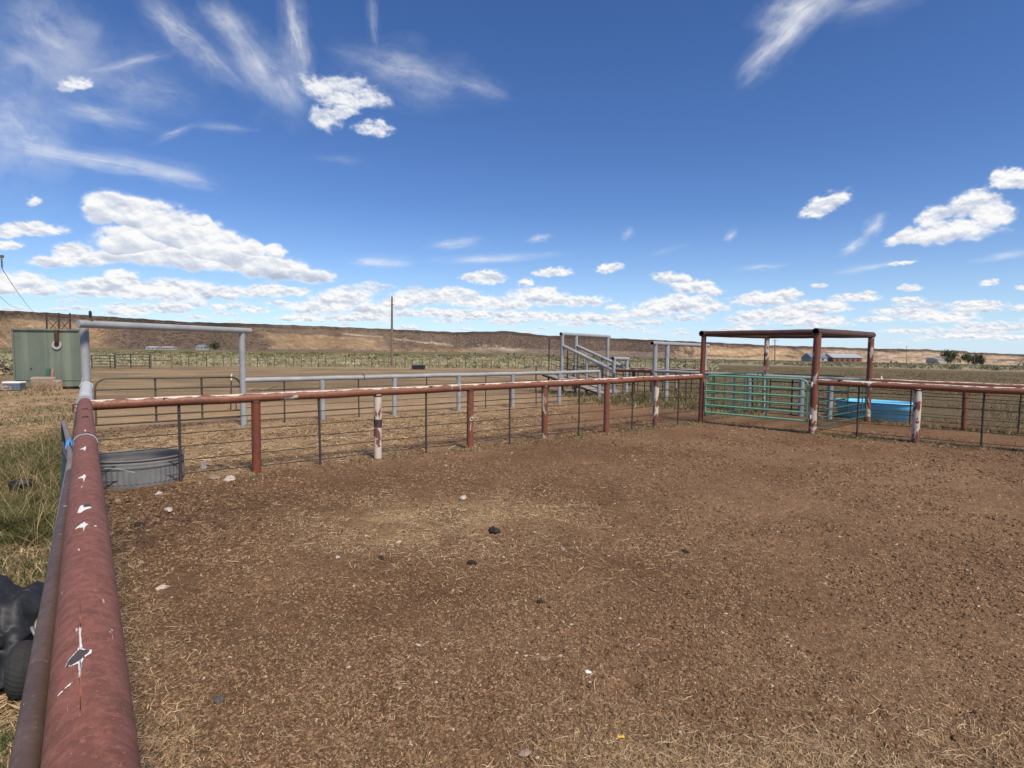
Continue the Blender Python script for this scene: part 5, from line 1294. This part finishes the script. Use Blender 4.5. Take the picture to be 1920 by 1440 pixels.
# ------------------------------------------------------------------ covered machine at the left edge, tub in the weeds
def covered():
    g = gnd(-10, 1300); c = (g[0] - .20, g[1] - .02, 0.0)
    r0 = thing('covered_mower', c, 'small wheeled machine under a black cloth cover at the left edge', 'covered machine')
    nu, nv = 96, 56; vs = []
    for i_ in range(nv):
        v_ = i_ / (nv - 1)
        for j_ in range(nu):
            a = 2 * math.pi * j_ / nu
            hgt_ = .46
            if v_ < .35: rr = v_ / .35; z = hgt_ - .10 * rr ** 3
            else: rr = 1 + .10 * (v_ - .35); z = hgt_ - .10 - (v_ - .35) / .65 * (hgt_ - .16)
            fold = .11 * math.sin(5 * a + 1.0 + 2 * v_) * max(0, v_ - .2) + .07 * math.sin(9 * a + 5 * v_) * max(0, v_ - .15) + .03 * math.sin(17 * a + 9 * v_) + .02 * math.sin(7 * a - 22 * v_)
            ct_, st_ = math.cos(a), math.sin(a)
            fold += .10 * (.5 - abs(float(perlin(ct_ * 2.1 + v_ * 1.2, st_ * 2.1 + v_ * 1.7, 81))) * 2.2) * max(.15, v_) + .05 * (.5 - abs(float(perlin(ct_ * 5 + v_ * 3, st_ * 5 - v_ * 4, 82))) * 2)
            sx, sy = .24, .33
            e = 0.8
            ca, sa = math.cos(a), math.sin(a)
            x = sx * (rr + fold * 2) * abs(ca) ** e * (1 if ca > 0 else -1); y = sy * (rr + fold * 2) * abs(sa) ** e * (1 if sa > 0 else -1)
            bump_ = .08 * math.exp(-((x + .05) ** 2 + (y - .1) ** 2) / .04) * (1 if v_ < .4 else 0)
            vs.append((c[0] + x, c[1] + y + .2, z + bump_ + (.04 * math.sin(24 * x + 3) * math.sin(y * 13) + .02 * math.sin(40 * x + 17 * y)) * (v_ < .6)))
    fs = [(i_ * nu + j_, (i_ + 1) * nu + j_, (i_ + 1) * nu + (j_ + 1) % nu, i_ * nu + (j_ + 1) % nu) for i_ in range(nv - 1) for j_ in range(nu)] 
    m = MB(); m.add(vs, fs, 0, True); m.build('cover', 'cover', r0)
    # slack skirt toward the fence, grey lining showing
    def sheet(name, quad, mat, bulge, n=14):
        m = MB(); vs = []; P = [V(*q_) for q_ in quad]
        for i_ in range(n):
            for j_ in range(n):
                u_, w_ = i_ / (n - 1), j_ / (n - 1)
                p = P[0] * (1 - u_) * (1 - w_) + P[1] * u_ * (1 - w_) + P[2] * u_ * w_ + P[3] * (1 - u_) * w_
                b_ = bulge * math.sin(math.pi * u_) * math.sin(math.pi * w_) + .018 * math.sin(6 * u_ + 4 * w_) + .012 * math.sin(11 * w_ - 5 * u_)
                vs.append((p[0], p[1] - b_ * .5, p[2] + b_))
        fs = [(i_ * n + j_, (i_ + 1) * n + j_, (i_ + 1) * n + j_ + 1, i_ * n + j_ + 1) for i_ in range(n - 1) for j_ in range(n - 1)]
        m.add(vs, fs, 0, True); o = m.build(name, mat, r0); md = o.modifiers.new('thick', 'SOLIDIFY'); md.thickness = .012
    yc = c[1]
    sheet('cover_flap', [at(-10, 1140, yc + .5), at(70, 1136, yc + .62), at(62, 1175, yc + .30), at(-10, 1230, yc + .05)], 'cover', .05)
    sheet('grey_lining', [at(50, 1162, yc + .33), at(80, 1137, yc + .48), at(84, 1160, yc + .32), at(62, 1194, yc + .16)], 'greycloth', .03)
    # tyre
    t0 = gnd(38, 1312); tc = (t0[0] - .02, t0[1] + .05, .15); m = MB(); seg, sg = 64, 14; vs = []
    ya = .5; axd = (math.cos(ya), math.sin(ya)); pd = (-math.sin(ya), math.cos(ya))
    for i_ in range(seg):
        a = 2 * math.pi * i_ / seg
        for j_ in range(sg):
            b = 2 * math.pi * j_ / sg; tr_ = .055 * (1 + (.035 if (i_ + j_) % 2 and abs(math.cos(b)) > .3 and math.cos(b) > 0 else 0))
            R_ = .105 + tr_ * math.cos(b); o_ = tr_ * 1.1 * math.sin(b)
            vs.append((tc[0] + axd[0] * o_ + pd[0] * R_ * math.cos(a), tc[1] + axd[1] * o_ + pd[1] * R_ * math.cos(a), tc[2] + R_ * math.sin(a)))
    m.add(vs, [(i_ * sg + j_, ((i_ + 1) % seg) * sg + j_, ((i_ + 1) % seg) * sg + (j_ + 1) % sg, i_ * sg + (j_ + 1) % sg) for i_ in range(seg) for j_ in range(sg)], 0, False); wh = m.build('wheel', 'rubber', r0)
    m = MB(); m.tube([tuple(V(*tc) - V(axd[0], axd[1], 0) * .035), tuple(V(*tc) + V(axd[0], axd[1], 0) * .035)], .085, 20); m.build('rim', 'stone_dark', wh)
covered()
g = gnd(42, 925); tb = thing('rubber_tub', (g[0], g[1], 0), 'black rubber tub half hidden in the tall weeds', 'tub')
m = MB(); m.lathe([(.0, .02), (.12, .02), (.145, .15), (.15, .17), (.135, .165), (.11, .05), (.0, .04)], (g[0], g[1], .0), 32); m.build('bowl', 'black_plastic', tb)

# ------------------------------------------------------------------ stones, clods, tag on the pen soil
def on_soil(px, py): g = gnd(px, py); return (g[0], g[1], float(gz_at(np.array([g[0]]), np.array([g[1]]))[0]))
for k, (px, py, s, mat, lab) in enumerate((
    (430, 902, (.075, .055, .05), 'stone_pale', 'rounded pale stone by the first red fence post'),
    (402, 898, (.11, .06, .03), 'stone_tan', 'flat brown stone left of the rounded pale one under the fence'),
    (381, 879, (.08, .07, .07), 'stone_pale', 'pale grey rock in the straw right of the round tank'),
    (298, 929, (.05, .035, .03), 'stone_pale', 'small cream stone on dark soil in front of the round tank'),
    (316, 962, (.085, .045, .018), 'stone_pale', 'flat white stone on damp soil below the round tank'),
    (221, 943, (.06, .03, .02), 'stone_tan', 'small tan stone beside the rail left of the round tank'),
    (304, 1106, (.045, .03, .014), 'stone_pale', 'flat pale grey stone right of the maroon rail'),
    (264, 1056, (.03, .02, .012), 'stone_tan', 'small grey brown stone close to the maroon rail'),
    (411, 1317, (.030, .024, .022), 'stone_dark', 'dark angular stone in the lower left of the pen'),
    (1102, 1264, (.018, .016, .010), 'white', 'small round white stone in the lower middle of the pen'),
    (1053, 1029, (.05, .03, .022), 'stone_tan', 'tan chip of stone right of the straw patch'),
    (868, 937, (.05, .04, .025), 'stone_pale', 'small pale stone above the straw patch'),
    (1020, 1237, (.022, .014, .009), 'stone_tan', 'little flat tan stone up left of the round white one'),
    (748, 1018, (.04, .022, .014), 'stone_pale', 'pale flake of stone at the lower edge of the straw patch'),
    (633, 1049, (.025, .02, .012), 'stone_pale', 'tiny cream stone in the left half of the pen'),
    (784, 1209, (.018, .014, .008), 'stone_pale', 'tiny pale stone in the middle of the lower pen'),
    (984, 1418, (.030, .022, .012), 'stone_tan', 'flat tan stone in the straw at the bottom edge'))):
    c = on_soil(px, py); rock('stone', (c[0], c[1], c[2] + s[2] * .45), s, mat, lab, 'stone', 'stones on the pen soil', seed=20 + k)
for k, (px, py, s, lab) in enumerate(((927, 999, (.06, .055, .045), 'largest dark dung clod on the straw patch'), (886, 1058, (.045, .035, .022), 'dark dung clod below the straw patch'), (1013, 1129, (.035, .022, .015), 'small dark dung clod in the middle of the pen'), (715, 1049, (.04, .022, .012), 'flat dark clod below the left end of the straw patch'), (262, 988, (.05, .04, .03), 'dark clod of dung and hay beside the maroon rail'), (1285, 1033, (.05, .03, .014), 'dark flat clod in the right half of the pen'))):
    c = on_soil(px, py); rock('dung_clod', (c[0], c[1], c[2] + s[2] * .4), s, 'dung', lab, 'clod', 'dung clods in the pen', seed=60 + k)
c = on_soil(1164, 1382); et = thing('ear_tag', (c[0], c[1], c[2] + .012), 'small yellow ear tag with dark markings lying in the straw', 'tag')
m = MB(); m.box((c[0], c[1], c[2] + .012), (.036, .017, .003), .05, bev=.001); m.build('plate', 'yellow', et)
m = MB()
for dx, w_ in ((-.008, .005), (.0, .003), (.005, .003), (.010, .003)): m.box((c[0] + dx, c[1], c[2] + .0142), (w_, .007, .0008), .05)
m.build('markings', 'ink', et)

# ------------------------------------------------------------------ SKY: Nishita plus a cloud layer computed here
SUN_EL, SUN_AZ = 52.0, 146.0     # azimuth clockwise from the view direction
AZ0, AZ1, EL0, EL1 = -62.0, 62.0, -2.0, 46.0
IW, IH = 2480, 960
def azel(px, py):
    x, y, z = ray(px, py)
    return math.degrees(math.atan2(x, y)), math.degrees(math.atan2(z, math.hypot(x, y)))
alpha = np.zeros((IH, IW)); bright = np.ones((IH, IW))
def paint(cloud, soft=0.25, amp=0.75, opac=1.0, gain=1.0, seed=0, wispy=False, basegrey=0.3, fscale=1.0, stretch=1.0):
    """cloud: list of (px,py,a,b,rot_deg) ellipses in survey pixels"""
    E = []
    for px, py, a, b, rot in cloud:
        c0 = azel(px, py); ca, sa = math.cos(math.radians(rot)), math.sin(math.radians(rot))
        u1 = azel(px + ca, py + sa); v1 = azel(px - sa, py + ca)
        U = np.array([(u1[0] - c0[0]) * a, (u1[1] - c0[1]) * a]); Vv = np.array([(v1[0] - c0[0]) * b, (v1[1] - c0[1]) * b])
        Mx = np.linalg.inv(np.stack([U, Vv], 1)); E.append((c0, U, Vv, Mx))
    ext = max(max(np.abs(U) + np.abs(Vv)) for _, U, Vv, _ in E) * 0.9 + .3
    a0 = min(e[0][0] - (abs(e[1][0]) + abs(e[2][0])) * 1.6 for e in E); a1 = max(e[0][0] + (abs(e[1][0]) + abs(e[2][0])) * 1.6 for e in E)
    b0 = min(e[0][1] - (abs(e[1][1]) + abs(e[2][1])) * 1.7 for e in E); b1 = max(e[0][1] + (abs(e[1][1]) + abs(e[2][1])) * 1.7 for e in E)
    i0, i1 = [int(np.clip((q - AZ0) / (AZ1 - AZ0) * IW, 0, IW)) for q in (a0, a1)]; j0, j1 = [int(np.clip((q - EL0) / (EL1 - EL0) * IH, 0, IH)) for q in (b0, b1)]
    if i1 - i0 < 2 or j1 - j0 < 2: return
    aa = AZ0 + (np.arange(i0, i1) + .5) / IW * (AZ1 - AZ0); ee = EL0 + (np.arange(j0, j1) + .5) / IH * (EL1 - EL0)
    GA, GE = np.meshgrid(aa, ee)
    fld = np.full(GA.shape, -9.0); vloc = np.zeros(GA.shape)
    size = np.mean([min(np.hypot(*U), np.hypot(*Vv)) for _, U, Vv, _ in E])
    big = np.mean([max(np.hypot(*U), np.hypot(*Vv)) for _, U, Vv, _ in E])
    if wispy:
        fr = 1.0 / big * fscale
        for c0, U, Vv, Mx in E:
            dx, dy = GA - c0[0], GE - c0[1]
            u = Mx[0, 0] * dx + Mx[0, 1] * dy; v = Mx[1, 0] * dx + Mx[1, 1] * dy
            wv = 0.55 * fbm(u * 1.1, v * .5, 3, seed + 1) + .30 * fbm(u * 2.6, v * 1.6, 5, seed + 3, .6); wu = 0.45 * fbm(u * 1.3 + 9, v * .9, 3, seed + 2)
            ln = np.sqrt((u + wu) ** 2 + ((v + wv) * 1.0) ** 2)
            rat = np.hypot(*U) / np.hypot(*Vv)
            tx = 0.50 + 0.65 * fbm(GA * .32, GE * .5, 5, seed + 15, .6) + 0.55 * fbm((u + wu * .6) * 1.2, (v + wv * 1.6) * 1.5, 5, seed + 5, .55) + .30 * fbm(u * 2.0, (v + wv) * 3.4, 4, seed + 8, .6) + .28 * fbm(u * 1.6, (v + wv * 1.3) * 9, 4, seed + 12, .6)
            d = np.clip(1 - ln, 0, 1) ** 1.25 * np.clip(tx, 0.03, 1.4) * 1.25
            fld = np.maximum(fld, d)
        al = np.clip(fld * 1.15, 0, 1) * opac
        sh = np.ones_like(al) * gain
    else:
        fr = fscale / (size * 1.3)
        wx = 0.6 * size * fbm(GA * fr * .8, GE * fr * 1.0, 4, seed + 1); wy = 0.45 * size * fbm(GA * fr * .8, GE * fr * 1.0, 3, seed + 2)
        for c0, U, Vv, Mx in E:
            dx, dy = GA + wx - c0[0], GE + wy - c0[1]
            u = Mx[0, 0] * dx + Mx[0, 1] * dy; v = Mx[1, 0] * dx + Mx[1, 1] * dy
            low = np.clip(v, 0, None) * 0.55      # flatter bases (v grows downward)
            q = 1 - (u ** 2 + (v + low) ** 2)
            m_ = q > fld
            vloc = np.where(m_, v, vloc); fld = np.maximum(fld, q)
        def bil(x_, y_, sd): return 1 - 2 * np.abs(fbm(x_, y_, 5, sd, .55))
        nz = fbm(GA * fr, GE * fr * 1.25, 6, seed + 4, .58) * .75 + .5 * (bil(GA * fr * 1.2, GE * fr * 1.5, seed + 6) - .55)
        off = size * .16
        nz2 = fbm((GA + off * .3) * fr, (GE + off) * fr * 1.25, 6, seed + 4, .58) * .75 + .5 * (bil((GA + off * .3) * fr * 1.2, (GE + off) * fr * 1.5, seed + 6) - .55)
        den = np.clip(fld, -1.5, 1) + amp * nz
        al = (.40 * sstep(-.35, soft + .35, den) + .60 * sstep(.02, soft + .20 + .35 * np.clip(vloc, 0, 1), den)) * opac
        lo1 = fbm(GA * fr * .55, GE * fr * .8, 3, seed + 9); lo2 = fbm((GA + off) * fr * .55, (GE + off * 2.4) * fr * .8, 3, seed + 9)
        relief = np.clip(nz - nz2, -.6, .6) * .40 + np.clip(lo1 - lo2, -.6, .6) * .55
        sh = 1.0 + relief - basegrey * sstep(-.30, .75, vloc + .5 * nz) * sstep(.1, .7, den) - .06 * sstep(.2, 1.0, den)
        sh = np.clip(sh, .45, 1.06) * gain
    A0 = alpha[j0:j1, i0:i1]; B0 = bright[j0:j1, i0:i1]
    na = al + A0 * (1 - al)
    bright[j0:j1, i0:i1] = np.where(na > 1e-4, (sh * al + B0 * A0 * (1 - al)) / np.maximum(na, 1e-4), B0)
    alpha[j0:j1, i0:i1] = na

# thin high streaks
W_ = [((355, 75, 125, 26, 41), .62), ((480, 120, 120, 34, 52), .52), ((556, 70, 95, 20, 82), .72), ((110, 70, 130, 55, 35), .42), ((30, 250, 130, 85, 25), .55), ((190, 303, 230, 17, 9), .62), ((330, 330, 90, 14, 16), .45),
      ((1468, 72, 125, 24, -46), .85), ((1500, 20, 95, 32, -30), .75), ((1620, 12, 120, 25, -12), .25), ((770, 140, 130, 38, 15), .42), ((245, 117, 75, 8, -14), .45), ((420, 40, 60, 22, 40), .4), ((700, 40, 60, 9, 85), .3), ((190, 215, 110, 20, 14), .45),
      ((1640, 423, 26, 10, -42), .8), ((1600, 462, 32, 9, -28), .8), ((1369, 442, 16, 7, -38), .7), ((1010, 447, 24, 7, -12), .6), ((1176, 440, 16, 9, -40), .35), ((856, 456, 52, 9, -6), .55), ((712, 492, 60, 9, 2), .75), ((930, 484, 110, 8, -3), .55), ((1620, 503, 70, 6, -9), .5), ((1428, 501, 46, 5, -4), .45), ((640, 300, 50, 10, 5), .12), ((330, 247, 40, 7, -22), .35), ((420, 240, 60, 8, 4), .25), ((1880, 480, 60, 8, -10), .35), ((900, 165, 60, 18, 20), .25), ((60, 120, 120, 60, 20), .3),
      ((520, 150, 90, 45, 40), .35), ((240, 160, 160, 60, 20), .22), ((1250, 470, 40, 6, -15), .15)]
for k, (e, o) in enumerate(W_):
    paint([(e[0], e[1], e[2] * 1.35, e[3] * 1.9, e[4])], wispy=True, opac=o * .38, seed=103 + 7 * k, gain=.95)
    paint([(e[0], e[1], e[2] * 1.1, e[3] * 1.15, e[4])], wispy=True, opac=o * .85, seed=100 + 7 * k, gain=.97)

# low clouds near the horizon, far ones first
rr = np.random.default_rng(21)
for k in range(230):
    px = rr.uniform(-350, 2300); band = rr.random(); py = 632 - 75 * band ** 1.3 + .0155 * (px - 960) * 1.2
    if px < 700: py -= 14
    s = (6 + 26 * band) * rr.uniform(.6, 1.3)
    if rr.random() < .2: continue
    fl = [(px, py, s * 1.9, s * .34, 0), (px + s * rr.uniform(-.8, .8), py - s * .14, s * .8, s * .34, 0), (px + s * rr.uniform(-1.2, 1.2), py + s * .05, s * .9, s * .22, 0)]
    paint(fl, soft=.5, amp=.6, opac=rr.uniform(.6, .95), seed=300 + k, basegrey=.24, gain=.96)
cum = [
 [(640, 562, 62, 20, 0), (600, 578, 70, 15, 0), (690, 580, 55, 13, 0)], [(745, 572, 40, 15, 0), (770, 565, 30, 12, 0)], [(660, 598, 80, 9, 0), (560, 598, 50, 8, 0)], [(325, 580, 42, 13, 0), (240, 586, 45, 11, 0)],
 [(480, 582, 30, 8, 0), (410, 577, 20, 8, 0)], [(850, 553, 50, 15, 0), (895, 568, 70, 15, 0), (960, 572, 60, 12, 0)], [(1010, 556, 62, 20, 0), (1060, 566, 60, 14, 0), (1105, 566, 40, 12, 0)], [(915, 523, 38, 18, 0), (880, 522, 20, 12, 0)], [(1038, 512, 38, 11, -3)], [(1143, 504, 26, 12, -8)], [(985, 531, 17, 11, 0)], [(1155, 578, 20, 9, 0)],
 [(860, 590, 90, 10, 0), (980, 592, 90, 9, 0), (1080, 598, 80, 9, 0)],
 [(1262, 524, 42, 15, 8), (1300, 540, 52, 17, 5), (1330, 547, 30, 10, 0)], [(1270, 574, 82, 22, -2), (1200, 590, 50, 12, 0), (1320, 578, 50, 14, 0)], [(1430, 563, 72, 17, -3), (1475, 552, 34, 12, 0)], [(1535, 578, 52, 16, 0), (1560, 576, 35, 13, 0)], [(1450, 592, 85, 12, 0)], [(1605, 559, 52, 10, 0), (1625, 552, 22, 8, 0)], [(1535, 606, 50, 12, 0), (1560, 600, 25, 9, 0)],
 [(1705, 541, 24, 9, 0)], [(1700, 563, 36, 8, 0)], [(1690, 585, 62, 8, 0)], [(1765, 597, 72, 12, 0), (1805, 588, 30, 12, 0)], [(1835, 571, 60, 9, 0)], [(1855, 531, 20, 9, -10)], [(1685, 621, 40, 5, 0)], [(1800, 632, 90, 6, 0)], [(1905, 635, 40, 7, 0)], [(1640, 600, 40, 7, 0)], [(1536, 536, 18, 5, 0)], [(1910, 578, 20, 7, 0)], [(1915, 540, 14, 6, 0)], [(1690, 494, 28, 5, -6)],
 [(1550, 386, 52, 22, -24), (1572, 376, 26, 16, -20)],
 [(1700, 448, 45, 18, -15), (1780, 438, 95, 28, -6), (1860, 412, 50, 32, -20)], [(1760, 405, 45, 20, -20), (1820, 385, 55, 30, -15), (1850, 400, 40, 24, 0)], [(1900, 340, 48, 24, -6), (1880, 330, 22, 16, 0)],
 [(600, 168, 42, 30, 20), (640, 162, 52, 24, 0), (692, 186, 42, 26, 8), (652, 190, 62, 20, 5), (606, 226, 32, 32, 30), (640, 212, 34, 18, 0)], [(700, 244, 40, 18, 6), (712, 232, 14, 12, 0)], [(140, 161, 34, 18, -8)], [(66, 380, 18, 12, 0)],
 [(60, 432, 75, 17, 3), (10, 436, 40, 18, 0)], [(110, 492, 62, 15, 0), (135, 474, 45, 22, 0), (165, 488, 40, 18, 0)], [(40, 530, 55, 24, 0), (75, 548, 45, 15, 0), (0, 540, 45, 22, 0)], [(10, 462, 35, 12, 0)],
 [(200, 536, 95, 20, 0), (300, 545, 130, 22, 0), (400, 552, 80, 18, 0), (225, 520, 40, 16, 0)], [(500, 545, 52, 14, 0), (545, 548, 40, 10, 0)],
 [(222, 392, 66, 34, 6), (262, 410, 80, 42, 12), (196, 400, 46, 34, 0), (330, 440, 105, 48, 14), (250, 458, 78, 38, 8), (420, 478, 95, 42, 12), (372, 418, 26, 16, 10), (510, 505, 85, 30, 8), (575, 520, 52, 18, 4), (330, 490, 150, 26, 6), (470, 470, 40, 22, 10), (515, 472, 20, 16, 0)],
]
for k, e in enumerate(cum):
    big_ = len(e) > 8
    thin = e[0][1] < 260 or e[0][:2] in ((66, 380),)
    paint(e, soft=.75 if thin else (.30 if big_ else .42), amp=.85 if thin else (.78 if big_ else .86), opac=.92 if thin else 1.0, seed=700 + 11 * k, basegrey=.06 if thin else (.36 if big_ else .22), fscale=.8 if big_ else (1.0 if thin else 1.0))
# clouds outside the frame so the dome is not empty to the sides
for k in range(26):
    sgn = rr.choice([-1, 1]); px = 960 + sgn * rr.uniform(1150, 2400); py = rr.uniform(380, 600); s = rr.uniform(25, 60)
    paint([(px, py, s * 1.6, s * .5, 0), (px + s * .4, py - s * .3, s * .8, s * .45, 0)], seed=1500 + k)

img = bpy.data.images.new('cloud_layer', IW, IH, alpha=True, float_buffer=True)
img.colorspace_settings.name = 'Non-Color'
buf = np.empty((IH, IW, 4), np.float32)
buf[..., 0] = bright; buf[..., 1] = alpha; buf[..., 2] = 0; buf[..., 3] = 1
img.pixels.foreach_set(buf.ravel()); img.update()

w = bpy.data.worlds.new('World'); scene.world = w; w.use_nodes = True
nt = w.node_tree; bg = nt.nodes['Background']
def wn(t, **kw):
    x = nt.nodes.new(t)
    for k, v in kw.items(): setattr(x, k, v)
    return x
def wl(a, b): nt.links.new(a, b)
def wm(op, a, b=0.0, c=None):
    x = wn('ShaderNodeMath', operation=op)
    for s, v in zip(x.inputs, (a, b, c)):
        if v is None: continue
        if isinstance(v, bpy.types.NodeSocket): wl(v, s)
        else: s.default_value = v
    return x.outputs[0]
tc = wn('ShaderNodeTexCoord'); sx = wn('ShaderNodeSeparateXYZ'); wl(tc.outputs['Generated'], sx.inputs[0])
azr = wm('ARCTAN2', sx.outputs[0], sx.outputs[1]); elr = wm('ARCSINE', sx.outputs[2])
sky = wn('ShaderNodeTexSky', sky_type='NISHITA'); sky.sun_disc = False
sky.sun_elevation = math.radians(SUN_EL); sky.sun_rotation = math.radians(SUN_AZ)
sky.altitude = 1300; sky.air_density = 1.0; sky.dust_density = 0.1; sky.ozone_density = 3.0
uu = wm('MULTIPLY_ADD', azr, 180 / math.pi / (AZ1 - AZ0), -AZ0 / (AZ1 - AZ0)); vv = wm('MULTIPLY_ADD', elr, 180 / math.pi / (EL1 - EL0), -EL0 / (EL1 - EL0))
cb = wn('ShaderNodeCombineXYZ'); wl(uu, cb.inputs[0]); wl(vv, cb.inputs[1])
ti = wn('ShaderNodeTexImage', image=img, interpolation='Linear', extension='CLIP'); wl(cb.outputs[0], ti.inputs[0])
sc_ = wn('ShaderNodeSeparateColor'); wl(ti.outputs[0], sc_.inputs[0])
SKYK = 0.10
rampc = wn('ShaderNodeValToRGB'); wl(sc_.outputs[0], rampc.inputs[0])
e = rampc.color_ramp.elements; e[0].position = .5; e[0].color = (.38, .43, .54, 1); e[1].position = 1.0; e[1].color = (.80, .80, .80, 1); x_ = e.new(.78); x_.color = (.56, .60, .68, 1)
cs = wn('ShaderNodeVectorMath', operation='SCALE'); wl(rampc.outputs[0], cs.inputs[0]); cs.inputs['Scale'].default_value = 0.94 / SKYK
tint = wn('ShaderNodeMix', data_type='RGBA', blend_type='MULTIPLY'); tint.inputs[0].default_value = 1.0; hs = wn('ShaderNodeHueSaturation'); hs.inputs['Saturation'].default_value = 1.2; hs.inputs['Hue'].default_value = 0.508; hs.inputs['Value'].default_value = 0.98; wl(sky.outputs[0], hs.inputs['Color'])
wl(hs.outputs[0], tint.inputs[6]); tint.inputs[7].default_value = (1.0, 0.98, 1.03, 1)
hz = wn('ShaderNodeMix', data_type='RGBA'); hf = wm('POWER', wm('MAXIMUM', wm('SUBTRACT', 1.0, wm('MULTIPLY', wm('ABSOLUTE', elr), 4.0), None), 0.0), 2.0)
hz.inputs[7].default_value = (3.6, 5.6, 8.2, 1)
mx = wn('ShaderNodeMix', data_type='RGBA'); wl(sc_.outputs[1], mx.inputs[0]); hc = wn('ShaderNodeClamp'); wl(hf, hc.inputs[0]); hm = wm('MULTIPLY', hc.outputs[0], 0.62); wl(hm, hz.inputs[0]); wl(tint.outputs[2], hz.inputs[6]); wl(hz.outputs[2], mx.inputs[6]); wl(cs.outputs[0], mx.inputs[7])
wl(mx.outputs[2], bg.inputs[0]); bg.inputs[1].default_value = SKYK

sun = bpy.data.lights.new('sun', 'SUN'); sun.energy = 4.1; sun.angle = math.radians(13); sun.color = (1.0, 0.885, 0.72)
so_ = bpy.data.objects.new('sun', sun); C.objects.link(so_)
a = math.radians(SUN_AZ); el = math.radians(SUN_EL)
from mathutils import Vector, Matrix
sd = Vector((math.sin(a) * math.cos(el), math.cos(a) * math.cos(el), math.sin(el)))
so_.rotation_euler = sd.to_track_quat('Z', 'Y').to_euler(); so_.location = (0, 0, 30)

# ------------------------------------------------------------------ camera, colour
cam = bpy.data.cameras.new('camera'); co_ = bpy.data.objects.new('camera', cam); C.objects.link(co_)
cam.sensor_width = 36; cam.lens = F / 1920 * 36; cam.clip_start = 0.05; cam.clip_end = 20000
# basis: right / up / back from the survey model
def un(a, b):
    r = a * cr - b * sr; u_ = a * sr + b * cr
    return Vector((r, u_ * sp, u_ * cp))
right = un(1, 0); upv = un(0, 1); fwd = Vector((0, cp, -sp))
mtx = Matrix((right, upv, -fwd)).transposed().to_4x4(); mtx.translation = (0, 0, H)
co_.matrix_world = mtx
scene.camera = co_
scene.view_settings.view_transform = 'Standard'; scene.view_settings.look = 'None'; scene.view_settings.exposure = 0.37; scene.view_settings.gamma = 1.0
scene.render.film_transparent = False
scene.cycles.max_bounces = 5; scene.cycles.diffuse_bounces = 3
